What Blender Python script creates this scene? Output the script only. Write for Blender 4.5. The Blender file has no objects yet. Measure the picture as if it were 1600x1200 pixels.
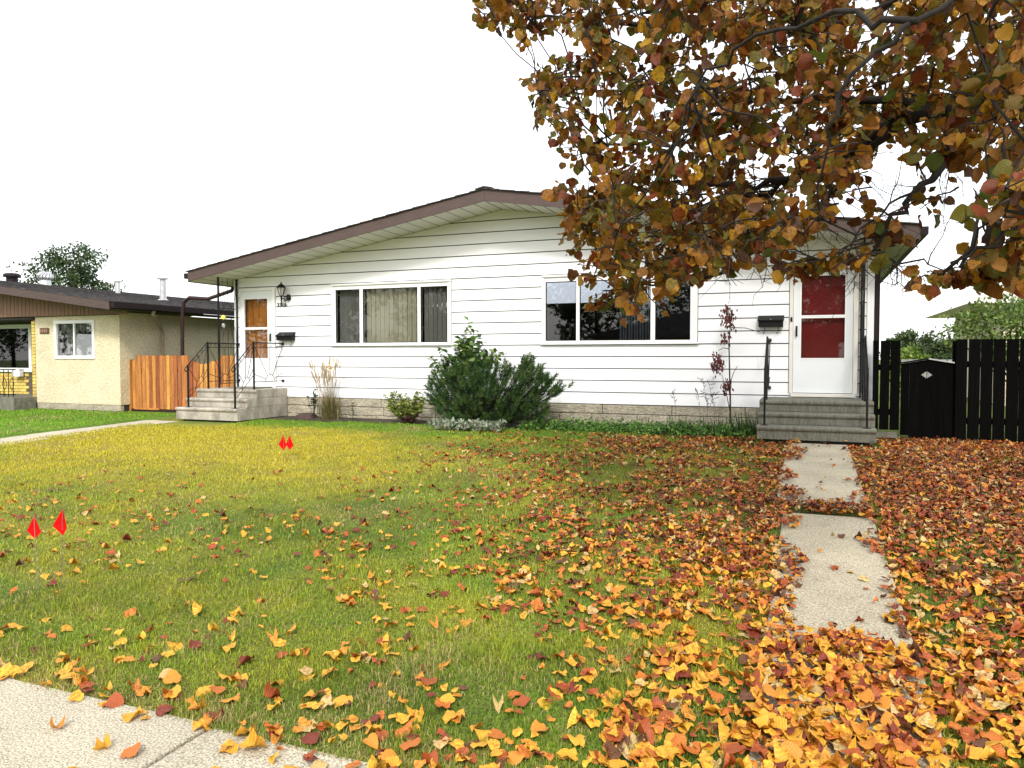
import bpy, math, random
import numpy as np
from mathutils import Vector, Matrix
R = math.radians
random.seed(7); rng = np.random.default_rng(7)
scene = bpy.context.scene
COL = scene.collection

# ------------------------------------------------------------------ camera, sky, sun, exposure
FPX = 1180.0; YAW = R(21.5); PITCH = math.atan(42/1180.0)
CAM = Vector((11.5, -13.0, 1.6))
FW = Vector((-math.sin(YAW)*math.cos(PITCH), math.cos(YAW)*math.cos(PITCH), -math.sin(PITCH)))
RT = Vector((math.cos(YAW), math.sin(YAW), 0)); UP = RT.cross(FW)
cd = bpy.data.cameras.new('camera'); cam = bpy.data.objects.new('camera', cd); COL.objects.link(cam)
cd.sensor_width = 36; cd.lens = 36*FPX/1600; cd.clip_start = .05; cd.clip_end = 1500
cam.matrix_world = Matrix(((RT.x, UP.x, -FW.x, CAM.x), (RT.y, UP.y, -FW.y, CAM.y), (RT.z, UP.z, -FW.z, CAM.z), (0, 0, 0, 1)))
scene.camera = cam

SUN_EL, SUN_AZ = R(40), R(162)          # azimuth clockwise from +Y: veiled sun over the street, behind the viewer
w = bpy.data.worlds.new('World'); scene.world = w; w.use_nodes = True
nt = w.node_tree; nt.nodes.clear()
sky = nt.nodes.new('ShaderNodeTexSky'); sky.sky_type = 'NISHITA'; sky.sun_disc = False
sky.sun_elevation = SUN_EL; sky.sun_rotation = SUN_AZ; sky.dust_density = 4
b1 = nt.nodes.new('ShaderNodeBackground'); b1.inputs['Strength'].default_value = .05
nt.links.new(sky.outputs[0], b1.inputs['Color'])
b2 = nt.nodes.new('ShaderNodeBackground'); b2.inputs['Color'].default_value = (1, .995, .985, 1); b2.inputs['Strength'].default_value = .72   # the overcast veil
ad = nt.nodes.new('ShaderNodeAddShader'); wo = nt.nodes.new('ShaderNodeOutputWorld')
nt.links.new(b1.outputs[0], ad.inputs[0]); nt.links.new(b2.outputs[0], ad.inputs[1]); nt.links.new(ad.outputs[0], wo.inputs[0])
sd = bpy.data.lights.new('sun', 'SUN'); sd.energy = 1.5; sd.angle = R(10); sd.color = (1, .96, .9)
so = bpy.data.objects.new('sun', sd); COL.objects.link(so)
sdir = Vector((math.sin(SUN_AZ)*math.cos(SUN_EL), math.cos(SUN_AZ)*math.cos(SUN_EL), math.sin(SUN_EL)))
so.rotation_euler = sdir.to_track_quat('Z', 'Y').to_euler()
scene.view_settings.view_transform = 'Standard'; scene.view_settings.look = 'None'
scene.view_settings.exposure = 1.0; scene.view_settings.gamma = 1

# ------------------------------------------------------------------ helpers
def at(x, y, d):                                   # photo pixel and depth in metres -> point
    return CAM + (FW + RT*((x-800)/FPX) - UP*((y-600)/FPX))*d
def onY(x, y, Y):
    d = FW + RT*((x-800)/FPX) - UP*((y-600)/FPX)
    return CAM + d*((Y-CAM.y)/d.y)
def project(P):                                    # (N,3) -> x, y, depth
    v = P-np.array(CAM); z = v@np.array(FW)
    zz = np.where(np.abs(z) < 1e-6, 1e-6, z)
    return 800+FPX*(v@np.array(RT))/zz, 600-FPX*(v@np.array(UP))/zz, z
BASE = .355
def g(u, y):
    t = np.clip(-np.asarray(y, float)/10.48, 0, 1)
    return BASE*(1-t**1.7) + .006*np.sin(np.asarray(u)*2.1+1)*np.sin(np.asarray(y)*1.7)*(t > .05)
def srgb(r, gg, b):
    f = lambda c: (c/255/12.92 if c <= 10 else ((c/255+.055)/1.055)**2.4)
    return (f(r), f(gg), f(b))

ROOTLOC = {}
def origin_of(o):
    while o.parent: o = o.parent
    return Vector(o.location)
def tag(o, label=None, cat=None, group=None, kind=None):
    if label: o['label'] = label
    if cat: o['category'] = cat
    if group: o['group'] = group
    if kind: o['kind'] = kind
    return o
def empty(name, loc, label, cat, group=None):
    o = bpy.data.objects.new(name, None); COL.objects.link(o); o.location = loc
    o.empty_display_size = .1
    return tag(o, label, cat, group)
class MB:
    def __init__(s): s.v = []; s.f = []
    def poly(s, pts, flip=False):
        n = len(s.v); s.v += [tuple(p) for p in pts]; f = list(range(n, n+len(pts))); s.f.append(f[::-1] if flip else f); return s
    def hexa(s, p):                                 # 8 corners: 0-3 bottom ring ccw, 4-7 top ring
        n = len(s.v); s.v += [tuple(q) for q in p]
        for f in ((0,3,2,1),(4,5,6,7),(0,1,5,4),(1,2,6,5),(2,3,7,6),(3,0,4,7)): s.f.append([n+i for i in f])
        return s
    def box(s, x0, x1, y0, y1, z0, z1):
        return s.hexa([(x0,y0,z0),(x1,y0,z0),(x1,y1,z0),(x0,y1,z0),(x0,y0,z1),(x1,y0,z1),(x1,y1,z1),(x0,y1,z1)])
    def prism(s, ring0, ring1):                     # two matching rings
        n = len(s.v); k = len(ring0); s.v += [tuple(p) for p in ring0]+[tuple(p) for p in ring1]
        s.f.append([n+i for i in range(k)][::-1]); s.f.append([n+k+i for i in range(k)])
        for i in range(k): j = (i+1) % k; s.f.append([n+i, n+j, n+k+j, n+k+i])
        return s
    def tube(s, pts, r, k=6, r1=None, cap=True):
        pts = [Vector(p) for p in pts]; m = len(pts); rs = r if hasattr(r, '__len__') else [r+( (r1-r)*i/(m-1) if r1 is not None else 0) for i in range(m)]
        n = len(s.v); up = Vector((.13,.21,.97)); last = None
        for i, p in enumerate(pts):
            t = (pts[min(i+1, m-1)]-pts[max(i-1, 0)])
            t = t.normalized() if t.length > 1e-9 else Vector((0,0,1))
            if last is None:
                a = t.cross(up); a = a.normalized() if a.length > .05 else t.cross(Vector((1,0,0))).normalized()
            else:
                a = (last-t*last.dot(t)); a = a.normalized() if a.length > 1e-6 else t.orthogonal().normalized()
            last = a; b = t.cross(a)
            for q in range(k):
                th = 2*math.pi*q/k; s.v.append(tuple(p+(a*math.cos(th)+b*math.sin(th))*rs[i]))
        for i in range(m-1):
            for q in range(k):
                j = (q+1) % k; s.f.append([n+i*k+q, n+i*k+j, n+(i+1)*k+j, n+(i+1)*k+q])
        if cap: s.f.append([n+q for q in range(k)][::-1]); s.f.append([n+(m-1)*k+q for q in range(k)])
        return s
    def lathe(s, c, prof, k=16):                    # prof: (r, z) from bottom to top
        n = len(s.v)
        for r, z in prof:
            for q in range(k): th = 2*math.pi*q/k; s.v.append((c[0]+r*math.cos(th), c[1]+r*math.sin(th), c[2]+z))
        for i in range(len(prof)-1):
            for q in range(k): j = (q+1) % k; s.f.append([n+i*k+q, n+i*k+j, n+(i+1)*k+j, n+(i+1)*k+q])
        s.f.append([n+q for q in range(k)][::-1]); s.f.append([n+(len(prof)-1)*k+q for q in range(k)])
        return s
    def build(s, name, mat, parent=None, smooth=False, bevel=0, kind=None):
        me = bpy.data.meshes.new(name); o0 = origin_of(parent) if parent else Vector((0,0,0))
        me.from_pydata([(v[0]-o0.x, v[1]-o0.y, v[2]-o0.z) for v in s.v], [], s.f); me.update()
        if smooth:
            me.polygons.foreach_set('use_smooth', [True]*len(me.polygons))
        me.materials.append(mat)
        o = bpy.data.objects.new(name, me); COL.objects.link(o); o.parent = parent
        if bevel:
            m = o.modifiers.new('bevel', 'BEVEL'); m.width = bevel; m.segments = 2; m.limit_method = 'ANGLE'
        if kind: o['kind'] = kind
        return o
def arr_mesh(name, V, T, mat, col=None, uv=None, parent=None, smooth=True, kind=None):
    V = np.asarray(V, np.float32); T = np.asarray(T, np.int32)
    if parent: V = V-np.array(origin_of(parent), np.float32)
    me = bpy.data.meshes.new(name); me.vertices.add(len(V)); me.vertices.foreach_set('co', V.ravel())
    me.loops.add(T.size); me.polygons.add(len(T)); me.loops.foreach_set('vertex_index', T.ravel())
    k = T.shape[1]
    me.polygons.foreach_set('loop_start', np.arange(0, T.size, k, dtype=np.int32))
    if smooth: me.polygons.foreach_set('use_smooth', np.ones(len(T), bool))
    me.update(calc_edges=True)
    if col is not None:
        a = me.attributes.new('tint', 'FLOAT_COLOR', 'POINT'); c4 = np.ones((len(V), 4), np.float32); c4[:, :3] = col
        a.data.foreach_set('color', c4.ravel())
    if uv is not None:
        a = me.attributes.new('leafuv', 'FLOAT_VECTOR', 'POINT'); u3 = np.zeros((len(V), 3), np.float32); u3[:, :2] = uv
        a.data.foreach_set('vector', u3.ravel())
    me.materials.append(mat)
    o = bpy.data.objects.new(name, me); COL.objects.link(o); o.parent = parent
    if kind: o['kind'] = kind
    return o
def copy_tree(o, parent=None, off=(0,0,0)):
    c = o.copy(); COL.objects.link(c); c.parent = parent
    if parent is None: c.location = Vector(o.location)+Vector(off)
    for ch in list(o.children): copy_tree(ch, c)
    return c

# ------------------------------------------------------------------ materials
def mat(name, base, rough=.7, var=.12, scale=6, bump=0, bscale=40, metal=0, stretch=(1,1,1), second=None, spec=.4, fine=0, finescale=150, hue=None):
    m = bpy.data.materials.new(name); m.use_nodes = True; n = m.node_tree.nodes; l = m.node_tree.links
    p = n['Principled BSDF']; p.inputs['Roughness'].default_value = rough; p.inputs['Metallic'].default_value = metal
    p.inputs['Specular IOR Level'].default_value = spec
    tc = n.new('ShaderNodeTexCoord'); mp = n.new('ShaderNodeMapping'); mp.inputs['Scale'].default_value = stretch
    l.new(tc.outputs['Object'], mp.inputs[0])
    nz = n.new('ShaderNodeTexNoise'); nz.inputs['Scale'].default_value = scale; nz.inputs['Detail'].default_value = 6; l.new(mp.outputs[0], nz.inputs['Vector'])
    cr = n.new('ShaderNodeValToRGB'); cr.color_ramp.elements[0].position = .3; cr.color_ramp.elements[1].position = .7
    a = [c*(1-var) for c in base]; b = second or [min(1, c*(1+var)) for c in base]
    cr.color_ramp.elements[0].color = (*a, 1); cr.color_ramp.elements[1].color = (*b, 1)
    l.new(nz.outputs['Fac'], cr.inputs[0]); out = cr.outputs[0]
    if fine:
        n2 = n.new('ShaderNodeTexNoise'); n2.inputs['Scale'].default_value = finescale; n2.inputs['Detail'].default_value = 3; l.new(mp.outputs[0], n2.inputs['Vector'])
        c2 = n.new('ShaderNodeValToRGB'); c2.color_ramp.elements[0].position = .36; c2.color_ramp.elements[1].position = .62
        c2.color_ramp.elements[0].color = (1-fine,)*3+(1,); c2.color_ramp.elements[1].color = (1+fine*.4,)*3+(1,)
        l.new(n2.outputs['Fac'], c2.inputs[0])
        mx = n.new('ShaderNodeMix'); mx.data_type = 'RGBA'; mx.blend_type = 'MULTIPLY'; mx.inputs[0].default_value = 1
        l.new(out, mx.inputs[6]); l.new(c2.outputs[0], mx.inputs[7]); out = mx.outputs[2]
    if hue:                                          # per-object variation between like pieces
        oi = n.new('ShaderNodeObjectInfo'); hs = n.new('ShaderNodeHueSaturation'); mr = n.new('ShaderNodeMapRange')
        mr.inputs['To Min'].default_value = 1-hue; mr.inputs['To Max'].default_value = 1+hue
        l.new(oi.outputs['Random'], mr.inputs['Value']); l.new(mr.outputs[0], hs.inputs['Value'])
        m2 = n.new('ShaderNodeMapRange'); m2.inputs['To Min'].default_value = .5-hue*.04; m2.inputs['To Max'].default_value = .5+hue*.06
        l.new(oi.outputs['Random'], m2.inputs['Value']); l.new(m2.outputs[0], hs.inputs['Hue'])
        l.new(out, hs.inputs['Color']); out = hs.outputs[0]
    l.new(out, p.inputs['Base Color'])
    if bump:
        n3 = n.new('ShaderNodeTexNoise'); n3.inputs['Scale'].default_value = bscale; n3.inputs['Detail'].default_value = 5; l.new(mp.outputs[0], n3.inputs['Vector'])
        bm = n.new('ShaderNodeBump'); bm.inputs['Strength'].default_value = bump; bm.inputs['Distance'].default_value = .02
        l.new(n3.outputs['Fac'], bm.inputs['Height']); l.new(bm.outputs[0], p.inputs['Normal'])
    return m
def glass_mat(name, tint=(.55,.58,.6), refl=.09):
    m = bpy.data.materials.new(name); m.use_nodes = True; n = m.node_tree.nodes; l = m.node_tree.links; n.clear()
    t = n.new('ShaderNodeBsdfTransparent'); t.inputs[0].default_value = (*tint, 1)
    gl = n.new('ShaderNodeBsdfGlossy'); gl.inputs['Roughness'].default_value = .015; gl.inputs[0].default_value = (1,1,1,1)
    fr = n.new('ShaderNodeFresnel'); fr.inputs[0].default_value = 1.45
    mr = n.new('ShaderNodeMath'); mr.operation = 'MULTIPLY'; mr.inputs[1].default_value = refl
    l.new(fr.outputs[0], mr.inputs[0])
    mx = n.new('ShaderNodeMixShader'); o = n.new('ShaderNodeOutputMaterial')
    l.new(mr.outputs[0], mx.inputs[0]); l.new(t.outputs[0], mx.inputs[1]); l.new(gl.outputs[0], mx.inputs[2]); l.new(mx.outputs[0], o.inputs[0])
    return m
def leaf_mat(name, transl=.25, veins=True, rough=.5, spec=.35, scale=1.0):
    m = bpy.data.materials.new(name); m.use_nodes = True; n = m.node_tree.nodes; l = m.node_tree.links
    p = n['Principled BSDF']; p.inputs['Roughness'].default_value = rough; p.inputs['Specular IOR Level'].default_value = spec
    a = n.new('ShaderNodeAttribute'); a.attribute_name = 'tint'; out = a.outputs['Color']
    tr = n.new('ShaderNodeBsdfTranslucent')
    if veins:
        uv = n.new('ShaderNodeAttribute'); uv.attribute_name = 'leafuv'
        sx = n.new('ShaderNodeSeparateXYZ'); l.new(uv.outputs['Vector'], sx.inputs[0])
        ab = n.new('ShaderNodeMath'); ab.operation = 'ABSOLUTE'; l.new(sx.outputs[0], ab.inputs[0])
        m1 = n.new('ShaderNodeMath'); m1.operation = 'MULTIPLY_ADD'; m1.inputs[1].default_value = -.8; l.new(ab.outputs[0], m1.inputs[0]); l.new(sx.outputs[1], m1.inputs[2])
        m2 = n.new('ShaderNodeMath'); m2.operation = 'MULTIPLY'; m2.inputs[1].default_value = 40; l.new(m1.outputs[0], m2.inputs[0])
        sn = n.new('ShaderNodeMath'); sn.operation = 'SINE'; l.new(m2.outputs[0], sn.inputs[0])
        cr = n.new('ShaderNodeValToRGB'); cr.color_ramp.elements[0].position = .15; cr.color_ramp.elements[1].position = .95
        cr.color_ramp.elements[0].color = (1.02,1.02,1.02,1); cr.color_ramp.elements[1].color = (.84,.80,.76,1)
        l.new(sn.outputs[0], cr.inputs[0])
        mx = n.new('ShaderNodeMix'); mx.data_type = 'RGBA'; mx.blend_type = 'MULTIPLY'; mx.inputs[0].default_value = 1
        l.new(out, mx.inputs[6]); l.new(cr.outputs[0], mx.inputs[7]); out = mx.outputs[2]
        bm = n.new('ShaderNodeBump'); bm.inputs['Strength'].default_value = .25; bm.inputs['Distance'].default_value = .003; l.new(sn.outputs[0], bm.inputs['Height']); l.new(bm.outputs[0], p.inputs['Normal'])
        tc = n.new('ShaderNodeTexCoord'); nz = n.new('ShaderNodeTexNoise'); nz.inputs['Scale'].default_value = 60; nz.inputs['Detail'].default_value = 4
        l.new(tc.outputs['Object'], nz.inputs['Vector'])
        c2 = n.new('ShaderNodeValToRGB'); c2.color_ramp.elements[0].position = .35; c2.color_ramp.elements[1].position = .6
        c2.color_ramp.elements[0].color = (.5,.38,.3,1); c2.color_ramp.elements[1].color = (1.1,1.1,1.1,1); l.new(nz.outputs['Fac'], c2.inputs[0])
        m3 = n.new('ShaderNodeMix'); m3.data_type = 'RGBA'; m3.blend_type = 'MULTIPLY'; m3.inputs[0].default_value = .8
        l.new(out, m3.inputs[6]); l.new(c2.outputs[0], m3.inputs[7]); out = m3.outputs[2]
    l.new(out, p.inputs['Base Color']); l.new(out, tr.inputs[0])
    ms = n.new('ShaderNodeMixShader'); ms.inputs[0].default_value = transl
    l.new(p.outputs[0], ms.inputs[1]); l.new(tr.outputs[0], ms.inputs[2]); l.new(ms.outputs[0], n['Material Output'].inputs[0])
    return m
M = {}
M['siding'] = mat('siding', (.78,.80,.825), .45, .05, 1.1, stretch=(.5,1,3), bump=.05, bscale=30, hue=.015)
M['white'] = mat('white_paint', (.80,.81,.81), .4, .03, 3)
M['door'] = mat('storm_door', (.70,.74,.76), .4, .03, 3)
M['trim'] = mat('cream_trim', (.66,.65,.60), .5, .05, 3)
M['soffit'] = mat('soffit', (.62,.63,.60), .5, .06, 2, hue=.05)
M['groove_shade'] = mat('grimy_groove_shade', (.05,.045,.04), .8, .3, 9)  # shadow of the soffit grooves, with grime, as one dark colour
M['fascia'] = mat('fascia', srgb(76,62,58), .55, .14, 5, stretch=(1,1,6), bump=.05)
M['shingle'] = mat('shingle', (.045,.04,.042), .9, .5, 9, bump=.5, bscale=60, second=(.11,.10,.10), fine=.5, finescale=90)
M['sheath'] = mat('sheathing', (.035,.033,.03), .9, .2, 3)
M['interior'] = mat('interior', (.05,.048,.045), .9, .2, 1)
M['gutter'] = mat('gutter', (.016,.010,.011), .5, .1, 5, spec=.2)
M['brownpipe'] = mat('brown_pipe', (.030,.015,.014), .45, .15, 6, spec=.25)
M['tanpipe'] = mat('tan_pipe', (.30,.24,.17), .5, .2, 8)
M['black'] = mat('black_paint', (.006,.006,.007), .5, .2, 20, bump=.1, spec=.2)
M['iron'] = mat('wrought_iron', (.007,.006,.006), .5, .3, 30, bump=.15, spec=.25)
M['blackwood'] = mat('black_stain', (.0022,.0022,.0022), .9, .4, 5, stretch=(6,6,.6), bump=.3, bscale=20, hue=.2, spec=.06)
M['found'] = mat('foundation', (.36,.33,.25), .95, .2, 4, stretch=(.7,1,2.2), bump=1.0, bscale=13, fine=.35, finescale=30)
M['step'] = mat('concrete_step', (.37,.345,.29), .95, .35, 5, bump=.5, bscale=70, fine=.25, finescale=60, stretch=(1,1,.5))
M['stepdark'] = mat('weathered_shaded_step', (.17,.17,.135), .95, .25, 9, bump=.5, bscale=70, fine=.3, finescale=40, stretch=(3,1,.5))  # shade over the right steps is put into this darker base
M['concrete'] = mat('concrete', (.50,.455,.345), .95, .12, 2, bump=.6, bscale=120, fine=.5, finescale=110)
M['concrete2'] = mat('concrete_walk', (.46,.41,.30), .95, .14, 2, bump=.6, bscale=120, fine=.45, finescale=90, hue=.06)
M['cedar'] = mat('cedar', srgb(172,108,58), .8, .32, 3, stretch=(9,9,.7), bump=.35, bscale=8, hue=.42, fine=.35, finescale=20)
M['stucco'] = mat('stucco', (.64,.57,.40), .95, .09, 2, bump=1, bscale=26, fine=.19, finescale=26)
M['brick'] = mat('brick', (.62,.46,.12), .85, .15, 12, bump=.4, hue=.15)
M['brickshade'] = mat('orange_brick', (.42,.22,.07), .85, .15, 12, bump=.4, hue=.15)
M['mortar'] = mat('mortar', (.10,.085,.06), .95, .2, 12)
M['batten'] = mat('brown_board', srgb(140,108,92), .75, .12, 4, stretch=(8,8,.8), bump=.2, hue=.05)
M['galv'] = mat('galvanised', (.55,.56,.57), .35, .12, 8, metal=.7)
M['soil'] = mat('soil', (.05,.04,.028), 1, .4, 12, bump=1, bscale=30)
M['lawn'] = mat('lawn_thatch', (.9,.9,.9), 1, .25, 1.3, bump=1, bscale=80, second=(1.15,1.1,1.0), fine=.6, finescale=60)
_n = M['lawn'].node_tree; _p = _n.nodes['Principled BSDF']; _a = _n.nodes.new('ShaderNodeAttribute'); _a.attribute_name = 'tint'
_f = _p.inputs['Base Color'].links[0].from_socket; _g = _n.nodes.new('ShaderNodeMix'); _g.data_type = 'RGBA'; _g.blend_type = 'MULTIPLY'; _g.inputs[0].default_value = 1
_n.links.new(_a.outputs['Color'], _g.inputs[6]); _n.links.new(_f, _g.inputs[7]); _n.links.new(_g.outputs[2], _p.inputs['Base Color'])
M['asphalt'] = mat('asphalt', (.05,.05,.05), .95, .15, 2, bump=.4, bscale=150, fine=.3)
M['reddoor'] = mat('red_door', (.24,.008,.009), .4, .1, 4)
M['wooddoor'] = mat('varnished_door', (.50,.19,.03), .35, .3, 3, stretch=(8,8,.6), bump=.1)
M['blind'] = mat('blind', (.42,.40,.29), .8, .08, 3, hue=.12)
M['blinddark'] = mat('screened_blind', (.17,.17,.165), .8, .08, 3, hue=.2)
M['curtain'] = mat('curtain', (.35,.38,.36), .9, .1, 6)
M['screen'] = mat('insect_screen', (.03,.03,.032), .9, .1, 80)
M['glass'] = glass_mat('window_glass', (.88,.89,.88), .85)
M['glassdark'] = glass_mat('window_glass_dark', (.6,.62,.66), 1.7)
M['lampglass'] = mat('lamp_glass', (.42,.42,.38), .3, .1, 8)
M['flag'] = mat('flag', (.62,.004,.005), .7, .08, 8, spec=.12)
M['wire'] = mat('wire', (.35,.33,.30), .4, .1, 8, metal=.8)
M['bark'] = mat('bark', (.012,.009,.007), .9, .4, 14, bump=.7, bscale=30, stretch=(1,1,.4))
M['twig'] = mat('twig', (.026,.018,.012), .85, .3, 20)
M['reedstem'] = mat('reed', (.30,.23,.14), .8, .2, 8)
M['stone'] = mat('dark_stone', (.06,.035,.032), .9, .3, 9, bump=.6)
M['yellow'] = mat('yellow_plastic', (.75,.72,.10), .5, .1, 10)
M['lindenleaf'] = leaf_mat('linden_leaf', .38, True)
M['litterleaf'] = leaf_mat('litter_leaf', .1, True, .55)
M['leaf'] = leaf_mat('small_leaf', .25, False, .5)
M['needle'] = leaf_mat('needle', .05, False, .6)
M['grass'] = leaf_mat('grass_blade', .25, False, .55, .25)
M['plaque'] = mat('plaque', (.12,.06,.035), .7, .2, 20)

# ------------------------------------------------------------------ leaves: shapes, palettes
ST = [(-.07,.20),(.05,.42),(.27,.53),(.52,.49),(.75,.31),(.90,.12),(1.0,.0)]
def leaf_shape(seed, curl, cols=(-1,-.55,0,.55,1), rows=None):
    r = random.Random(seed); V = []; T = []; fold = r.uniform(-.15,.30)*min(curl,1); bend = r.uniform(-.45,.35)*min(curl,1.1); tw = r.uniform(-.5,.5)*min(curl,1.2)
    wav = r.uniform(.06,.20)*min(curl,1.8); roll = r.uniform(.0,.8)*curl*random.Random(seed+9).choice((1,1,-1)); ph = r.uniform(0,6); n = len(cols); asym = r.uniform(.85,1.15); wid = r.uniform(.85,1.1)
    st = ST if rows is None else [ST[k] for k in rows]
    for i, (t, hw) in enumerate(st):
        tm = max(t, .03)
        for c in cols:
            x = hw*c*wid*(asym if c > 0 else 1); tt = t if c else tm
            xe = x*(1-.22*abs(roll)*abs(x)/.5)
            z = fold*abs(x)+bend*tt*tt+roll*1.3*x*x+wav*math.sin(9*tt+ph+x*5)*(abs(x)*2)+tw*x*tt
            V.append((xe, tt+r.uniform(-.02,.02)*abs(c), z))
    for i in range(len(st)-2):
        for c in range(n-1): a = i*n+c; T += [(a, a+1, a+n+1), (a, a+n+1, a+n)]
    i = len(st)-2; tip = (i+1)*n+n//2
    for c in range(n-1): T.append((i*n+c, i*n+c+1, tip))
    keep = (i+1)*n
    V = V[:keep]+[V[tip]]; T = [tuple(keep if q == tip else q for q in t) for t in T]
    V = np.array(V, np.float32); UV = np.array([(v[0], v[1]) for v in V], np.float32)
    return V, np.array(T, np.int32), UV
LO = dict(cols=(-1,0,1), rows=(0,1,2,3,4,6))
CU = [.6,1.0,1.4,1.1,1.7,.8,1.5,.7]
SH_TREE = [leaf_shape(s, CU[s % 8]*.85) for s in range(22)]
SH_LIT = [leaf_shape(50+s, CU[s % 8]) for s in range(24)]
SH_TREE_LO = [leaf_shape(s, CU[s % 8]*.85, (-1,0,1)) for s in range(22)]; SH_LIT_LO = [leaf_shape(50+s, CU[s % 8], **LO) for s in range(24)]
PAL_TREE = [tuple(.84*v for v in srgb(*c)) for c in ((142,94,30),(128,106,32),(166,116,34),(128,64,28),(116,112,38),(196,150,42),(90,58,28),(90,106,42))]
PT_W = np.array([.20,.20,.17,.11,.12,.09,.07,.04])
PAL_LIT = [tuple(.9*v for v in srgb(*c)) for c in ((226,172,56),(202,120,48),(170,88,44),(128,56,38),(206,180,120),(218,148,54),(106,72,48))]
PL_W = np.array([.19,.20,.17,.13,.11,.12,.08])
def frames(T, N):
    T = T/np.linalg.norm(T, axis=1, keepdims=True); N = N-(N*T).sum(1, keepdims=True)*T
    N /= np.maximum(np.linalg.norm(N, axis=1, keepdims=True), 1e-6); B = np.cross(T, N); return B, T, N
def scatter(P, B, T, N, S, shape, pal, shapes, palette, jit=.12):
    """join leaves into arrays"""
    Vs, Ts, Cs, Us = [], [], [], []; off = 0
    for k, (v, t, uv) in enumerate(shapes):
        ix = np.where(shape == k)[0]
        if not len(ix): continue
        W = P[ix, None]+S[ix, None, None]*(v[None, :, 0:1]*B[ix, None]+v[None, :, 1:2]*T[ix, None]+v[None, :, 2:3]*N[ix, None])
        c = np.array(palette)[pal[ix]]*(1+rng.uniform(-jit, jit, (len(ix), 1)))*(1+rng.uniform(-.06, .06, (len(ix), 3)))
        Vs.append(W.reshape(-1, 3)); Cs.append(np.repeat(c, len(v), 0)); Us.append(np.tile(uv, (len(ix), 1)))
        Ts.append((t[None]+(np.arange(len(ix))*len(v))[:, None, None]+off).reshape(-1, 3)); off += len(ix)*len(v)
    return np.concatenate(Vs), np.concatenate(Ts), np.concatenate(Cs), np.concatenate(Us)
LEAFMESH = {}
def leaf_mesh(shapes, tagname, k, pal, palette, m):
    key = (tagname, k, pal)
    if key not in LEAFMESH:
        v, t, uv = shapes[k]
        o = arr_mesh('leaf', v, t, m, np.tile(np.array(palette[pal]), (len(v), 1)), uv); LEAFMESH[key] = o.data; bpy.data.objects.remove(o)
    return LEAFMESH[key]
def leaf_matrix(P, B, T, N, s):
    return Matrix(((B[0]*s, T[0]*s, N[0]*s, P[0]), (B[1]*s, T[1]*s, N[1]*s, P[1]), (B[2]*s, T[2]*s, N[2]*s, P[2]), (0,0,0,1)))
# small plain leaf (diamond with a fold) for shrubs and far trees
SM = (np.array([(0,0,0),(-.32,.45,.06),(0,.5,-.03),(.32,.45,.06),(0,1,-.05)], np.float32), np.array([(0,2,1),(0,3,2),(1,2,4),(2,3,4)], np.int32))
SMALL = [(SM[0], SM[1], SM[0][:, :2])]
def small_leaves(name, P, S, palette, m, parent, wts=None, up=.3, kind=None, narrow=1.0, D=None):
    n = len(P); T = rng.normal(size=(n, 3)) if D is None else D+rng.normal(size=(n, 3))*.35; T[:, 2] += up*0
    N = rng.normal(size=(n, 3)); N[:, 2] += 1.0+up
    B, T, N = frames(T, N); pal = rng.choice(len(palette), n, p=wts)
    V, Tt, C, U = scatter(P, B*narrow, T, N, S, np.zeros(n, int), pal, SMALL, palette, .25)
    return arr_mesh(name, V, Tt, m, C, None, parent, False, kind)

# ================================================================== THE SETTING
def vnoise(x, y, s, seed):
    r = np.random.default_rng(seed); G = r.random((64,64)); x = np.asarray(x)*s; y = np.asarray(y)*s; i = np.floor(x).astype(int); j = np.floor(y).astype(int); fx = x-i; fy = y-j; fx = fx*fx*(3-2*fx); fy = fy*fy*(3-2*fy)
    a = G[i % 64, j % 64]; b = G[(i+1) % 64, j % 64]; c = G[i % 64, (j+1) % 64]; d = G[(i+1) % 64, (j+1) % 64]
    return (a*(1-fx)+b*fx)*(1-fy)+(c*(1-fx)+d*fx)*fy
def yellowness(u, y):
    patch = vnoise(u, y, .9, 21)*.6+vnoise(u, y, 2.6, 22)*.4
    yel = np.exp(-((u-2.6)/4.0)**2)*np.exp(-((y+4.4)/2.3)**2)*1.15+1.15*(patch-.5)+.35*(vnoise(u, y, 6.5, 27)-.5)+.20
    yel = yel-np.clip((y+2.2)/1.2, 0, 1)*.7*(u > .2)
    return np.where(u < -.9, -.1, yel)
def lawn_colour(u, y, yel):
    gcol = np.array((.20,.32,.028)); dk = np.array((.115,.19,.020)); yc = np.array((.49,.43,.035))
    m = vnoise(u, y, 1.9, 25)[:,None]; base = dk*(1-m)+gcol*m; base = np.where((u < -.9)[:,None], np.array((.18,.36,.025)), base); base = np.where(((y > -2.4) & (u < 9))[:,None], base*.4+np.array((.15,.31,.02))*.6, base)
    yel = np.clip(yel, 0, 1)[:,None]; return base*(1-yel)+yc*yel
us = [-400,-150,-60,-30,-20]+list(np.arange(-14, 22.01, .25))+[26,34,60,150,400]
ys = [-400,-150,-60,-40,-30,-22,-17,-14,-12.2,-12.0,-10.6,-10.47]+list(np.arange(-10.25, 4.01, .25))+[6,9,14,22,40,80,160,400]
UU, YY = np.meshgrid(us, ys); ZZ = g(UU, YY)
ZZ = np.where(YY < -10.5, -.06, ZZ); ZZ = np.where(YY < -15.5, -.18, ZZ)
in_path = (UU > -1.25) & (UU < -.2) & (YY > -9.9) & (YY < -1.3); ZZ = np.where(in_path, ZZ-.10, ZZ)
gv = np.stack([UU, YY, ZZ], -1).reshape(-1, 3); nx = len(us); q = []
for j in range(len(ys)-1):
    for i in range(nx-1): a = j*nx+i; q.append((a, a+1, a+1+nx, a+nx))
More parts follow.
